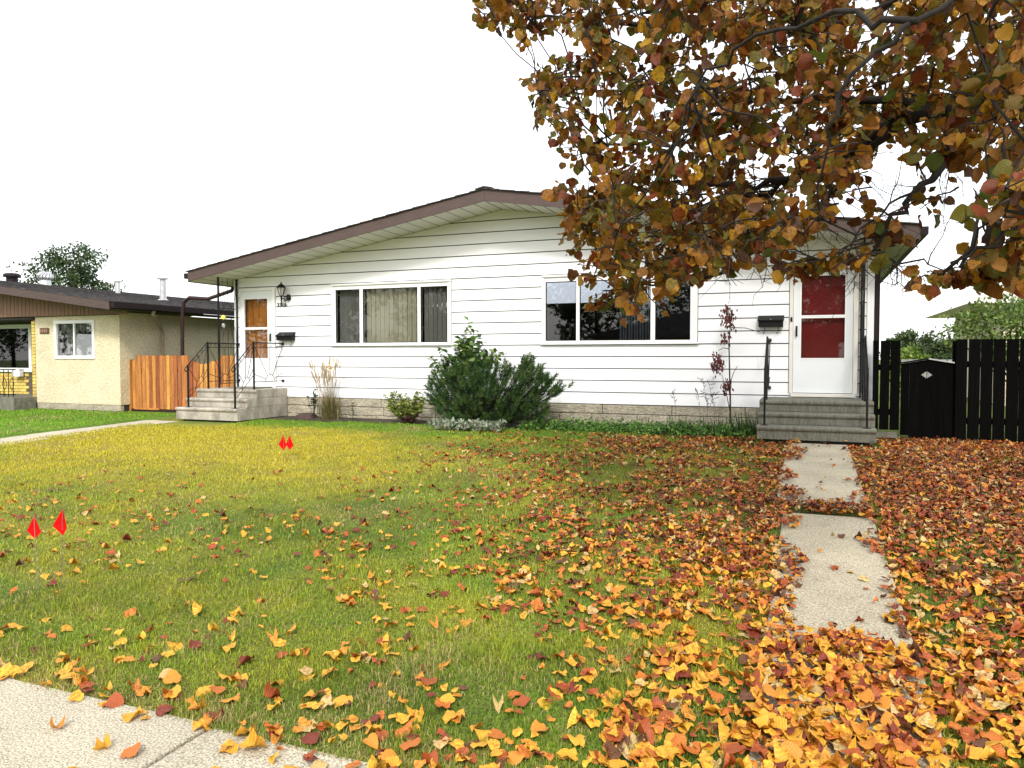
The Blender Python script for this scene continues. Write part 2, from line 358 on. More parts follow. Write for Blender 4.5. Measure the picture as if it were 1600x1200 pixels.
gcl = lawn_colour(gv[:,0], gv[:,1], yellowness(gv[:,0], gv[:,1]))*.62+np.array((.02,.012,.004)); gcl[np.abs(gv[:,0]) > 24] = (.10,.15,.03)
ground = arr_mesh('lawn', gv, q, M['lawn'], gcl); tag(ground, 'front lawn of patchy green and yellow grass rising to the house', 'lawn', kind='structure')

def slabs(name, label, rects, m, zf, thick=.1, bev=.008, sub='slab'):
    x = sum(r[0]+r[1] for r in rects)/2/len(rects); y = sum(r[2]+r[3] for r in rects)/2/len(rects)
    root = empty(name, (x, y, 0), label, 'pavement'); root['kind'] = 'structure'
    for (x0, x1, y0, y1) in rects:
        d = random.uniform(-.008, .008); z = [zf(x0,y0)+d, zf(x1,y0)+d, zf(x1,y1)+d, zf(x0,y1)+d]
        b = MB(); b.hexa([(x0,y0,z[0]-thick),(x1,y0,z[1]-thick),(x1,y1,z[2]-thick),(x0,y1,z[3]-thick),(x0,y0,z[0]),(x1,y0,z[1]),(x1,y1,z[2]),(x0,y1,z[3])])
        b.build(sub, m, root, bevel=bev)
    return root
SW = 9.12
slabs('sidewalk', 'pale exposed aggregate concrete sidewalk along the lawn edge', [(SW+i*1.5+.004, SW+(i+1)*1.5-.004, -12.0, -10.49) for i in range(-14, 9)], M['concrete'], lambda x, y: .012, .1, .006)
wy = [-1.72,-2.25,-3.55,-5.62,-6.0,-7.35,-8.85,-10.47]
wr = []
for i in range(len(wy)-1):
    if i == 3: continue
    x0, x1 = (11.23, 12.0) if i < 3 else (11.30, 12.02)
    wr.append((x0, x1, wy[i+1]+.009, wy[i]-.009))
slabs('walkway', 'straight walkway of concrete slabs leading to the right front steps', wr, M['concrete2'], lambda x, y: float(g(11.6, y))+.03+(.035 if y > -5.7 else 0), .12, .012)
slabs('side_path', 'narrow pale concrete path from left steps along the neighbour lawn', [(-1.12,-.3,-2.55-1.4*i,-1.18-1.4*i-.01) for i in range(6)]+[(-.29,1.3,-2.3,-1.62)], M['concrete'], lambda x, y: float(g(x, y))-.035, .1)
slabs('gate_path', 'worn concrete pad in front of the black gate', [(12.75,13.6,-1.55,-.35),(12.45,13.6,-2.1,-1.56)], M['concrete'], lambda x, y: float(g(x, y))+.015, .1, .02)
tag(MB().box(-200,200,-24.5,-15.6,-.3,-.15).build('road', M['asphalt']), 'asphalt road across the front', 'road', kind='structure')
tag(MB().box(-200,200,-15.6,-15.45,-.3,-.02).build('kerb', M['concrete'], bevel=.02), 'concrete kerb beside the road', 'kerb', kind='structure')
bed = MB()
for i in range(60):
    x0 = 1.4+i*.157; x1 = x0+.157; e0 = -.75-.12*math.sin(x0*1.3)-.05*math.sin(x0*5); e1 = -.75-.12*math.sin(x1*1.3)-.05*math.sin(x1*5)
    bed.poly([(x0,e0,float(g(x0,e0))+.012),(x1,e1,float(g(x1,e1))+.012),(x1,0,.375),(x0,0,.375)])
tag(bed.build('garden_bed', M['soil']), 'soil bed along the house foundation', 'soil', kind='structure')

# ================================================================== THE DUPLEX
UL, UR, UC = 0.0, 12.39, 6.2
def zs(u): return 4.33-.1725*(UC-u) if u < UC else 4.33-.155*(u-UC)
house = empty('duplex_house', (6.2, 0, BASE), 'white sided bungalow duplex with low gable roof and brown fascia', 'house')
DL = (.13, 1.05, .93, 3.05); DR = (11.19, 12.20, 1.02, 3.00)      # door openings incl. frame
WL = (2.45, 5.15, 1.83, 3.075); WR = (6.97, 9.74, 1.83, 3.075)
OPEN = [DL, DR, WL, WR]
def clip(poly, f):
    out = []
    for i in range(len(poly)):
        a, b = poly[i], poly[(i+1) % len(poly)]; fa, fb = f(a), f(b)
        if fa <= 0: out.append(a)
        if (fa < 0 < fb) or (fb < 0 < fa): t = fa/(fa-fb); out.append((a[0]+(b[0]-a[0])*t, a[1]+(b[1]-a[1])*t))
    return out
def wall_pieces(u0, u1, z0, z1, pad=0):
    """rectangles of [u0,u1]x[z0,z1] outside the openings"""
    zb = sorted({z0, z1}|{z for o in OPEN for z in (o[2], o[3]) if z0 < z < z1}); res = []
    for a, b in zip(zb, zb[1:]):
        cuts = sorted((o[0]-pad, o[1]+pad) for o in OPEN if o[2] < (a+b)/2 < o[3]); x = u0
        for c in cuts:
            if c[0]-x > .01: res.append((x, c[0], a, b))
            x = max(x, c[1])
        if u1-x > .01: res.append((x, u1, a, b))
    return res
def gable_clip(r, lift=0):
    p = [(r[0],r[2]),(r[1],r[2]),(r[1],r[3]),(r[0],r[3])]
    p = clip(p, lambda q: q[1]-(4.33-.1725*(UC-q[0]))-lift); p = clip(p, lambda q: q[1]-(4.33-.155*(q[0]-UC))-lift) if p else p
    return p
sh = MB()                                                         # sheathing, side and rear walls
for r in wall_pieces(UL+.01, UR-.01, .45, 4.4):
    p = gable_clip(r, .02)
    if len(p) > 2: sh.prism([(x,.0,z) for x, z in p], [(x,.06,z) for x, z in p])
for x in (UL+.02, UR-.08): sh.box(x, x+.06, .06, 8.5, .4, 3.2 if x < 1 else 3.3)
sh.box(UL+.02, UR-.02, 8.5, 8.56, .4, 3.2); sh.box(UL+.08, UR-.08, .06, 8.5, .4, .5)
sh.build('wall', M['sheath'], house)
EXP, SB = .2103, .777
for k in range(18):
    z0 = SB+k*EXP; z1 = z0+EXP-.016
    jo = [x for x in (3.66-(k*1.31 % 3.66)+3.66*q_ for q_ in range(4))]
    pcs = []
    for r in wall_pieces(UL+.075, UR-.075, z0, z1, .010):          # butt joints every twelve feet, staggered
        cu_ = [r[0]]+[x for x in jo if r[0]+.25 < x < r[1]-.25]+[r[1]]
        pcs += [(a+(.0012 if a != r[0] else 0), b-(.0012 if b != r[1] else 0), r[2], r[3]) for a, b in zip(cu_, cu_[1:])]
    for r in pcs:
        p = gable_clip(r, -.012)
        if len(p) < 3 or max(q[1] for q in p)-min(q[1] for q in p) < .015: continue
        yo = lambda z: -(.028-.018*(z-z0)/EXP)
        MB().prism([(x, yo(z), z) for x, z in p], [(x, -.002, z) for x, z in p]).build('siding_board', M['siding'], house)
for x0, x1, zt in ((UL-.03, UL+.07, zs(0)-.02), (UR-.07, UR+.03, zs(UR)-.02)):
    MB().box(x0, x1, -.034, .05, SB, zt).build('corner_trim', M['siding'], house, bevel=.004)
# foundation: rough parged courses
fd = MB(); fd.box(UL+.02, UR-.02, .012, .3, .1, .77); fd.build('foundation_core', M['sheath'], house)
zc = [.28,.45,.56,.63,.70,.768]; zc = [.25,.43,.60,.768]
for i in range(3):
    x = UL+.02
    while x < UR-.03:
        wdt = min(random.uniform(.5, 1.3), UR-.02-x); d = random.uniform(-.006, .006)
        MB().box(x+.004, x+wdt-.004, -.012+d, .012, zc[i]+.004, zc[i+1]-.004).build('foundation_block', M['found'], house, bevel=.012); x += wdt
# roof
Y0, Y1 = -.85, 9.0; EL, ER = -.50, 12.92
rf = MB()
def roof_ring(y, lo, hi): return [(EL,y,zs(EL)+lo),(UC,y,zs(UC)+lo),(ER,y,zs(ER)+lo),(ER,y,zs(ER)+hi),(UC,y,zs(UC)+hi),(EL,y,zs(EL)+hi)]
for a, b in ((EL, UC), (UC, ER)):
    rf.hexa([(a,Y0+.03,zs(a)+.02),(b,Y0+.03,zs(b)+.02),(b,Y1,zs(b)+.02),(a,Y1,zs(a)+.02),(a,Y0+.03,zs(a)+.19),(b,Y0+.03,zs(b)+.19),(b,Y1,zs(b)+.19),(a,Y1,zs(a)+.19)])
roof = rf.build('roof', M['sheath'], house)
for s, (a, b) in enumerate(((EL-.03, UC), (ER+.03, UC))):           # shingle courses, each a low step
    n = 24
    for i in range(n):
        u0 = a+(b-a)*i/n; u1 = a+(b-a)*(i+1.05)/n if i < n-1 else b
        zz = lambda u, l: (zs(u)+.192+l)
        c = MB(); y0 = Y0-.03-random.uniform(0, .012); lo, hi = min(u0,u1), max(u0,u1)
        t0, t1 = (.022, .010) if s == 0 else (.010, .022)
        c.hexa([(lo,y0,zz(lo,0)),(hi,y0,zz(hi,0)),(hi,Y1,zz(hi,0)),(lo,Y1,zz(lo,0)),(lo,y0,zz(lo,t0)),(hi,y0,zz(hi,t1)),(hi,Y1,zz(hi,t1)),(lo,Y1,zz(lo,t0))])
        c.build('shingle_course', M['shingle'], roof)
c = MB(); c.hexa([(UC-.16,Y0-.05,zs(UC-.16)+.21),(UC,Y0-.05,zs(UC)+.215),(UC,Y1,zs(UC)+.215),(UC-.16,Y1,zs(UC-.16)+.21),(UC-.16,Y0-.05,zs(UC-.16)+.232),(UC,Y0-.05,zs(UC)+.24),(UC,Y1,zs(UC)+.24),(UC-.16,Y1,zs(UC-.16)+.232)])
c.hexa([(UC,Y0-.05,zs(UC)+.215),(UC+.16,Y0-.05,zs(UC+.16)+.21),(UC+.16,Y1,zs(UC+.16)+.21),(UC,Y1,zs(UC)+.215),(UC,Y0-.05,zs(UC)+.24),(UC+.16,Y0-.05,zs(UC+.16)+.232),(UC+.16,Y1,zs(UC+.16)+.232),(UC,Y1,zs(UC)+.24)])
c.build('ridge_cap', M['shingle'], roof)
for a, b in ((EL, UC-.0015), (UC+.0015, ER)):
    MB().hexa([(a,Y0,zs(a)-.012),(b,Y0,zs(b)-.012),(b,Y0+.028,zs(b)-.012),(a,Y0+.028,zs(a)-.012),(a,Y0,zs(a)+.19),(b,Y0,zs(b)+.19),(b,Y0+.028,zs(b)+.19),(a,Y0+.028,zs(a)+.19)]).build('fascia', M['fascia'], house)
for x, dx, zt in ((EL, -1, zs(EL)), (ER, 1, zs(ER))):               # side fascia and gutter
    x0, x1 = sorted((x+dx*.001, x+dx*.025))
    MB().box(x0, x1, Y0+.03, Y1, zt-.02, zt+.185).build('side_fascia', M['fascia'], house)
    gt = MB(); xa, xb = sorted((x+dx*.027, x+dx*.125)); z0, z1 = zt+.055, zt+.165
    gt.box(xa, xb, Y0+.02, Y1, z0, z0+.012); gt.box(xa, xa+.008, Y0+.02, Y1, z0+.012, z1); gt.box(xb-.008, xb, Y0+.02, Y1, z0+.012, z1); gt.box(xa+.008, xb-.008, Y0+.02, Y0+.03, z0+.012, z1)
    gt.build('gutter', M['gutter'], house)
u = EL+.01                                                         # soffit panels: each a piece; dark strips between paint groove shade and grime
while u < ER-.02:
    v = min(u+.27, ER-.01)
    if u < UC < v: v = UC
    MB().hexa([(u,Y0+.03,zs(u)-.008),(v-.015,Y0+.03,zs(v)-.008),(v-.015,-.002,zs(v)-.008),(u,-.002,zs(u)-.008),(u,Y0+.03,zs(u)+.006),(v-.015,Y0+.03,zs(v)+.006),(v-.015,-.002,zs(v)+.006),(u,-.002,zs(u)+.006)]).build('soffit_panel', M['soffit'], house)
    MB().hexa([(v-.0145,Y0+.031,zs(v)-.011),(v-.0005,Y0+.031,zs(v)-.011),(v-.0005,-.003,zs(v)-.011),(v-.0145,-.003,zs(v)-.011),(v-.0145,Y0+.031,zs(v)+.002),(v-.0005,Y0+.031,zs(v)+.002),(v-.0005,-.003,zs(v)+.002),(v-.0145,-.003,zs(v)+.002)]).build('soffit_groove_shade', M['groove_shade'], house)
    u = v
for a, b in ((EL+.01, UL-.035), (UR+.035, ER-.01)):
    y = .003
    while y < 8.4:
        MB().hexa([(a,y,zs(a)-.008),(b,y,zs(b)-.008),(b,y+.192,zs(b)-.008),(a,y+.192,zs(a)-.008),(a,y,zs(a)+.006),(b,y,zs(b)+.006),(b,y+.192,zs(b)+.006),(a,y+.192,zs(a)+.006)]).build('soffit_panel', M['soffit'], house); y += .207
# windows
def frame_rect(b, x0, x1, z0, z1, wd, ya, yb):
    b.box(x0,x1,ya,yb,z0,z0+wd); b.box(x0,x1,ya,yb,z1-wd,z1); b.box(x0,x0+wd,ya,yb,z0+wd,z1-wd); b.box(x1-wd,x1,ya,yb,z0+wd,z1-wd)
def window(o, lites, zb, zt, blinds, label):
    x0, x1, z0, z1 = o
    b = MB(); frame_rect(b, x0, x1, z0, z1, .05, -.045, .02)
    win = b.build('window', M['white'], house, bevel=.004); win['label'] = label
    f = MB(); xs = [x0+.052]+[v for l in lites for v in l]+[x1-.052]
    f.box(x0+.052, x1-.052, -.03, .05, z0+.052, zb); f.box(x0+.052, x1-.052, -.03, .05, zt, z1-.052)
    for i in range(0, len(xs), 2): f.box(xs[i], xs[i+1], -.028, .05, zb, zt)
    f.build('frame', M['white'], win, bevel=.003)
    MB().box(x0+.0, x1+.0, -.062, -.047, z1-.035, z1-.008).build('drip_cap', M['white'], win, bevel=.003)
    MB().box(x0-.02, x1+.02, -.075, -.046, z0-.006, z0+.02).build('sill', M['white'], win, bevel=.004)
    for i, (a, c) in enumerate(lites):
        gk = MB(); frame_rect(gk, a, c, zb, zt, .012, -.012, .01); gk.build('gasket', M['black'], win)
        MB().box(a+.005, c-.005, .0, .004, zb+.005, zt-.005).build('pane', M['glass' if blinds else 'glassdark'], win)
        if blinds:
            n = int((c-a)/(.098 if i == 1 else .085)); st = (c-a)/n
            for k in range(n):
                m = a+st*(k+.5); wd = st*.41; an = R(random.uniform(14, 26) if i == 1 else random.uniform(20,32))
                dx, dy = wd*math.cos(an), wd*math.sin(an)
                MB().hexa([(m-dx,.13-dy,zb-.02),(m+dx,.13+dy,zb-.02),(m+dx,.134+dy,zb-.02),(m-dx,.134-dy,zb-.02),(m-dx,.13-dy,zt+.02),(m+dx,.13+dy,zt+.02),(m+dx,.134+dy,zt+.02),(m-dx,.134-dy,zt+.02)]).build('blind_slat', M['blind' if i == 1 else 'blinddark'], win)
    return win
Lx = lambda xs, Y=0.0, y=490: [onY(x, y, Y).x for x in xs]
a = Lx((525.5,563,567.8,653.4,658,700)); zt_, zb_ = onY(600, 450.5, 0).z, onY(600, 535.5, 0).z
winL = window(WL, [(a[0],a[1]),(a[2],a[3]),(a[4],a[5])], zb_, zt_, True, 'three pane picture window with vertical blinds')
a = Lx((853,901,906,1017,1024,1079)); zt_, zb_ = onY(960, 437, 0).z, onY(960, 532, 0).z
winR = window(WR, [(a[0],a[1]),(a[2],a[3]),(a[4],a[5])], zb_, zt_, False, 'three pane picture window with dark interior')
ins = MB(); ins.box(8.95, 9.62, .02, .024, 1.93, 2.95); ins.build('insect_screen', M['screen'], winR)
cu = MB()
for i in range(14): x = 8.35+i*.05; cu.box(x, x+.03, .22+.02*(i % 2), .24+.02*(i % 2), 1.7, 3.0)
cu.build('curtain', M['curtain'], winR)
# radiator style grille in the right picture window
# doors: storm door over a solid inner door
def storm_door(o, slab, gx, gz, inner, innermat, hinge_right, label):
    x0, x1, z0, z1 = o
    d = MB(); d.box(x0, slab[0]-.004, -.05, .03, z0, z1); d.box(slab[1]+.004, x1, -.05, .03, z0, z1); d.box(slab[0]-.004, slab[1]+.004, -.05, .03, slab[3]+.004, z1)
    fr = d.build('door', M['trim' if hinge_right else 'white'], house, bevel=.005); fr['label'] = label
    s = MB(); ya, yb = -.038, -.006
    s.box(slab[0], gx[0], ya, yb, slab[2], slab[3]); s.box(gx[1], slab[1], ya, yb, slab[2], slab[3])
    s.box(gx[0], gx[1], ya, yb, slab[2], gz[0]); s.box(gx[0], gx[1], ya, yb, gz[1], gz[2]); s.box(gx[0], gx[1], ya, yb, gz[3], slab[3])
    s.build('door_leaf', M['door'], fr)
    for a, b in ((gz[0], gz[1]), (gz[2], gz[3])):
        k = MB(); frame_rect(k, gx[0]-.015, gx[1]+.015, a-.012, b+.012, .018, -.044, -.039); k.build('glazing_bead', M['white'], fr)
        MB().box(gx[0]+.004, gx[1]-.004, -.024, -.02, a+.004, b-.004).build('pane', M['glass'], fr)
    MB().box(x0+.05, x1-.05, .06, .1, z0, z1-.02).build('inner_door', innermat, fr)
    MB().box(x0+.03, x1-.03, -.09, .06, z0-.055, z0-.002).build('threshold', M['trim'], fr, bevel=.006)
    hx = slab[0]+.05 if hinge_right else slab[1]-.05
    h = MB(); h.box(hx-.014, hx+.014, -.047, -.0385, 1.93, 2.10); h.tube([(hx,-.05,2.08),(hx,-.085,2.07),(hx,-.09,2.0),(hx,-.085,1.93)], .010, 6); h.build('handle', M['black'], fr)
    return fr
sl = Lx((379,428), 0, 530); gl = Lx((384.4,420.5), 0, 530)
storm_door(DL, (sl[0],sl[1],.94,3.0), gl, (onY(402,560,0).z, onY(402,514.5,0).z, onY(402,512,0).z, onY(402,467,0).z), None, M['wooddoor'], False, 'white storm door over varnished wood door')
sl = Lx((1239.5,1332.5), 0, 520); gl = Lx((1251.6,1320), 0, 520)
storm_door(DR, (sl[0],sl[1],1.03,2.96), gl, (onY(1285,560,0).z, onY(1285,496.5,0).z, onY(1285,493,0).z, onY(1285,430.5,0).z), None, M['reddoor'], True, 'pale storm door over red door')
b = MB(); b.lathe((0,0,0), [(.018,0),(.018,.012),(.008,.016)], 10)
bell = MB(); bell.box(11.205, 11.235, -.06, -.051, 2.17, 2.24); bell.build('doorbell', M['black'], house)
# house number
def digits(txt, x, y, z, h, m, parent, step):
    for i, ch in enumerate(txt):
        cu = bpy.data.curves.new('digit', 'FONT'); cu.body = ch; cu.size = h*1.42; cu.extrude = .004; cu.offset = .0025
        to = bpy.data.objects.new('digit', cu); COL.objects.link(to); bpy.context.view_layer.update()
        me = bpy.data.meshes.new_from_object(to.evaluated_get(bpy.context.evaluated_depsgraph_get())); bpy.data.objects.remove(to)
        o0 = origin_of(parent)
        o = bpy.data.objects.new('digit', me); COL.objects.link(o); o.parent = parent; me.materials.clear(); me.materials.append(m)
        o.rotation_euler = (R(90), 0, 0); o.location = Vector((x+i*step, y, z))-o0
digits('3316', 1.10, -.034, 2.655, .078, M['black'], house, .062)
# downspouts
MB().tube([(12.33,-.09,.6),(12.33,-.09,3.3)], .001, 4)
ds = MB(); ds.box(12.425, 12.50, -.03, .045, .55, 3.25); ds.tube([(12.46,.01,3.22),(12.60,.01,3.32),(12.98,.01,3.38)], .035, 4); ds.build('downspout', M['gutter'], house)
ds = MB(); P = [Vector((-.52,.5,3.20)), Vector((-.56,.5,3.09)), onY(325,467,.5), onY(296,465,.5), onY(287.5,472,.5), onY(285,492,.5), Vector((-2.03,.5,1.6)), Vector((-2.03,.5,.45))]
ds.tube(P, .043, 8); ds.build('downspout', M['brownpipe'], house)
# small hooks left on the siding
hk = MB()
for x, z in ((7.42,3.42),(7.52,3.41),(7.58,3.43),(7.64,3.42)): hk.tube([(x,-.02,z),(x+.01,-.05,z-.01),(x+.03,-.045,z+.015)], .006, 5)
hk.build('cable_hook', M['black'], house)

# ---- lantern, mailboxes
lx = 1.34; lan = empty('wall_lantern', (lx,-.02,2.75), 'black coach style wall lantern beside the left front door', 'lantern')
c = (lx-.02,-.17,2.87)
MB().lathe(c, [(.035,0),(.085,.16)], 6).build('lamp_glass', M['lampglass'], lan)
f = MB()
for k in range(6):
    th = 2*math.pi*k/6; f.tube([(c[0]+.037*math.cos(th),c[1]+.037*math.sin(th),c[2]),(c[0]+.088*math.cos(th),c[1]+.088*math.sin(th),c[2]+.165)], .007, 5)
f.lathe((c[0],c[1],c[2]-.03), [(.02,0),(.042,.03)], 8); f.build('cage', M['iron'], lan)
MB().lathe((c[0],c[1],c[2]+.16), [(.10,0),(.075,.04),(.04,.07),(.018,.085),(.012,.11),(.004,.13)], 8).build('cap', M['iron'], lan)
MB().tube([(c[0],c[1],c[2]-.02),(c[0]-.005,c[1]+.005,c[2]-.1),(c[0]-.01,c[1]+.02,c[2]-.18),(c[0]-.02,c[1]+.03,c[2]-.22)], [.018,.014,.012,.02], 8).build('tail', M['iron'], lan)
MB().tube([(c[0],c[1],c[2]-.05)]+[(c[0]+.05+.04*math.cos(t),c[1]+.07+.05*math.sin(t)*0.3,c[2]-.06+.05*math.sin(t)) for t in np.linspace(math.pi,-2.6,10)]+[(lx+.06,-.04,2.84)], .011, 6).build('arm', M['iron'], lan)
MB().lathe((lx+.06,-.032,2.80), [(.04,-.02),(.05,.02),(.04,.1)], 10).build('wall_plate', M['iron'], lan)
def mailbox(x0, x1, z0, z1, label):
    r = empty('mailbox', ((x0+x1)/2,-.03,z0), label, 'mailbox')
    MB().hexa([(x0,-.15,z0),(x1,-.15,z0),(x1,-.035,z0),(x0,-.035,z0),(x0,-.15,z1-.06),(x1,-.15,z1-.06),(x1,-.035,z1),(x0,-.035,z1)]).build('box', M['black'], r, bevel=.008)
    MB().hexa([(x0-.012,-.172,z1-.085),(x1+.012,-.172,z1-.085),(x1+.012,-.032,z1+.002),(x0-.012,-.032,z1+.002),(x0-.012,-.175,z1-.06),(x1+.012,-.175,z1-.06),(x1+.012,-.032,z1+.018),(x0-.012,-.032,z1+.018)]).build('lid', M['black'], r, bevel=.004)
    for x in (x0+.25*(x1-x0), x0+.8*(x1-x0)): MB().tube([(x,-.06,z0+.01),(x,-.06,z0-.08),(x-.015,-.075,z0-.11),(x-.03,-.09,z0-.08)], .005, 5).build('paper_hook', M['iron'], r)
    MB().lathe(((x0+x1)/2,-.176,z1-.05), [(.008,-.006),(.008,.006)], 8).build('knob', M['galv'], r)
p = onY(439,524,0); q = onY(464,532,0); mailbox(p.x, q.x-.02, q.z-.0, p.z+.05, 'black wall mailbox right of the left front door')
p = onY(1186,495,0); q = onY(1224,511,0); mailbox(p.x, q.x, q.z, p.z, 'black wall mailbox on siding left of the red door')

# ---- steps
def steps(x0, x1, label, m, lift):
    r = empty('concrete_steps', ((x0+x1)/2,-.8,BASE), label, 'steps')
    def block(nm, yf, yb, zt, zb, inset=0):
        prof = [(yb,zb),(yf+.03,zb),(yf+.03,zt-.075),(yf+.012,zt-.06),(yf,zt-.042),(yf,zt-.018),(yf+.012,zt-.004),(yf+.03,zt),(yb,zt)]
        MB().prism([(x0+inset,a,b) for a, b in prof], [(x1-inset,a,b) for a, b in prof]).build(nm, m, r, bevel=.006)
    block('landing', -1.0, -.03, .955, .785); block('step', -1.28, -.031, .783, .613); block('step', -1.56, -.032, .611, BASE+lift)
    MB().box(x0+.08, x1-.08, -1.42, -.033, .15, BASE+lift-.001).build('footing', M['sheath'], r)
    return r
steps(-.18, 1.34, 'pale worn concrete steps up to the left front door', M['step'], .02)
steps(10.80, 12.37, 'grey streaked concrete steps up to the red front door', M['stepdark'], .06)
b = MB(); b.box(.28, .98, -.62, -.06, .957, .975); tag(b.build('doormat', M['stepdark'], bevel=.006), 'dark doormat on the left landing before the door', 'doormat')

# ---- wrought iron railings
def panel(root, A, B, h0, h1, post):
    """panel between base points A and B; rails at height h0..h1 over the line; sunburst inside"""
    A, B = Vector(A), Vector(B)
    def at_(s, t): p = A.lerp(B, s); return Vector((p.x, p.y, p.z+t))
    L = (B-A).length; hh = h1-h0
    MB().tube([at_(0,h1), at_(1,h1)], .012, 4).build('top_rail', M['iron'], root)
    MB().tube([at_(0,h1-.085), at_(1,h1-.085)], .007, 4).build('lower_rail', M['iron'], root)
    MB().tube([at_(0,h0), at_(1,h0)], .007, 4).build('bottom_rail', M['iron'], root)
    n = max(3, int(L/.13))
    for i in range(n):
        s0 = (i+.5)/n; b = MB()
        pts = []
        for k in range(13):
            th = k/12*5.2; rr = .036*(1-k/16); pts.append(at_(s0+rr*math.cos(th+i)/L, h1-.043+rr*math.sin(th+i)*.95))
        b.tube(pts, .0045, 4); b.build('scroll', M['iron'], root)
    cx = .55; ra = min(.14, L*.24); ar = MB()
    ar.tube([at_(cx+ra/L*math.cos(t), h0+ra*math.sin(t)) for t in np.linspace(0, math.pi, 11)], .006, 4); ar.build('sun_arc', M['iron'], root)
    for t, (s1, t1) in ((2.75,(0,h0+.2*hh)),(2.15,(.04,h1-.085)),(1.62,(cx,h1-.085)),(1.0,(.98,h1-.085)),(.4,(1,h0+.22*hh))):
        MB().tube([at_(cx+ra/L*math.cos(t), h0+ra*math.sin(t)), at_(s1, t1)], .006, 4).build('ray', M['iron'], root)
def railing(x, label):
    r = empty('iron_railing', (x,-1.5,.61), label, 'railing')
    panel(r, (x,-1.47,.66), (x,-.93,1.13), .12, .78, None); panel(r, (x,-.93,1.005), (x,-.05,1.005), .10, .88, None)
    MB().box(x-.014,x+.014,-1.484,-1.456,.605,1.45).build('post', M['iron'], r); MB().box(x-.014,x+.014,-.944,-.916,.95,1.90).build('post', M['iron'], r)
    MB().tube([(x,-1.47,1.44),(x,-1.53,1.40),(x,-1.56,1.35),(x,-1.53,1.31),(x,-1.50,1.34)], .010, 5).build('lamb_tongue', M['iron'], r)
    for z in (1.87, 1.1): MB().box(x-.02,x+.02,-.06,-.022,z-.02,z+.03).build('wall_bracket', M['iron'], r)
    MB().box(x-.05,x+.05,-1.52,-1.42,.61,.618).build('foot_plate', M['iron'], r)
railing(.08, 'black wrought iron sunburst railing on far side of left steps')
railing(1.24, 'black wrought iron sunburst railing on near side of left steps')
railing(10.90, 'black iron railing left of the red door steps')
railing(12.25, 'black iron railing right of the red door steps')
def trellis(x, label):
    r = empty('porch_trellis', (x,-.57,.95), label, 'porch post'); zt = zs(x)-.012
    for y in (-.60, -.05): MB().box(x-.014,x+.014,y-.014,y+.014,.945 if y < -.3 else .95,zt).build('post', M['iron'], r)
    for z in (2.62, 2.45, 1.05): MB().tube([(x,-.6,z),(x,-.05,z)], .007, 4).build('cross_bar', M['iron'], r)
    for z0, sg in ((2.62, 1), (2.45, -1)):
        MB().tube([(x,-.325+.11*math.cos(t),z0+sg*.11*math.sin(t)) for t in np.linspace(0, math.pi, 11)], .006, 4).build('sun_arc', M['iron'], r)
        for t in (.35,.9,1.57,2.24,2.8):
            e = (x, -.325+.25*math.cos(t), z0+sg*(.45 if .5 < t < 2.6 else .3)); MB().tube([(x,-.325+.11*math.cos(t),z0+sg*.11*math.sin(t)), e, (x, e[1], zt if sg > 0 else 1.06)], .005, 4).build('ray', M['iron'], r)
trellis(.06, 'black iron trellis porch post at the left house corner')
trellis(12.24, 'black iron trellis porch post right of the red door')
og = onY(349,496,-.58); o = MB().lathe((og.x,og.y,og.z-.05), [(.01,0),(.04,.02),(.05,.05),(.04,.08),(.01,.10)], 10); r = empty('hanging_ornament', og, 'yellow hanging ornament on the left porch trellis', 'ornament')
o.build('disc', M['yellow'], r); MB().tube([(og.x,og.y,og.z+.05),(og.x,og.y,og.z+.3)], .004, 4).build('cord', M['black'], r); MB().lathe((og.x,og.y,og.z-.22), [(.01,0),(.03,.03),(.035,.07),(.01,.1)], 8).build('bell', M['galv'], r)

# ================================================================== NEIGHBOUR HOUSE
NY = -.30
nh = empty('neighbour_bungalow', (-8,0,BASE), 'cream stucco neighbouring bungalow with brown gable and yellow brick porch', 'house')
ncx = -3.07; nlx = -5.80
nw = (-5.14,-3.83,1.56,2.46)
wl = MB()
for r in ((nlx,nw[0],.51,2.62),(nw[1],ncx,.51,2.62),(nw[0],nw[1],.51,nw[2]),(nw[0],nw[1],nw[3],2.62)): wl.box(r[0],r[1],NY,NY+.12,r[2],r[3])
wl.box(ncx-.12,ncx,NY+.12,11,.51,2.62); wl.build('stucco_wall', M['stucco'], nh)
MB().box(-16,ncx-.13,10.9,11,.4,2.6).build('rear_wall', M['sheath'], nh)
x = nlx
while x < ncx-.05:
    for z0, z1 in ((.22,.37),(.37,.505)):
        pass
    x += 10
for z0, z1 in ((.2,.36),(.36,.507)):
    x = nlx
    while x < ncx-.02:
        wdt = min(random.uniform(.35,.9), ncx-.005-x); MB().box(x+.003,x+wdt-.003,NY+.005+random.uniform(-.006,.006),NY+.1,z0+.003,z1-.003).build('foundation_block', M['found'], nh, bevel=.01); x += wdt
MB().box(nlx+.02,ncx-.02,NY+.02,10.9,.15,.508).build('foundation_core', M['sheath'], nh)
b = MB(); frame_rect(b, nw[0],nw[1],nw[2],nw[3],.075,NY-.03,NY+.05); win = b.build('window', M['white'], nh, bevel=.004)
b = MB(); mx = (nw[0]+nw[1])/2-.02; b.box(mx-.02,mx+.02,NY-.01,NY+.03,nw[2]+.075,nw[3]-.075); b.build('mullion', M['white'], win)
for a, c in ((nw[0]+.075,mx-.02),(mx+.02,nw[1]-.075)): MB().box(a,c,NY+.01,NY+.014,nw[2]+.075,nw[3]-.075).build('pane', M['glass'], win)
b = MB()
for i in range(22):
    x0 = nw[0]+.08+i*.053; zb = nw[3]-.27-.03*math.sin(i*2.1)
    b.box(x0,x0+.045,NY+.10+.012*(i % 2),NY+.104+.012*(i % 2),zb,nw[3]-.07)
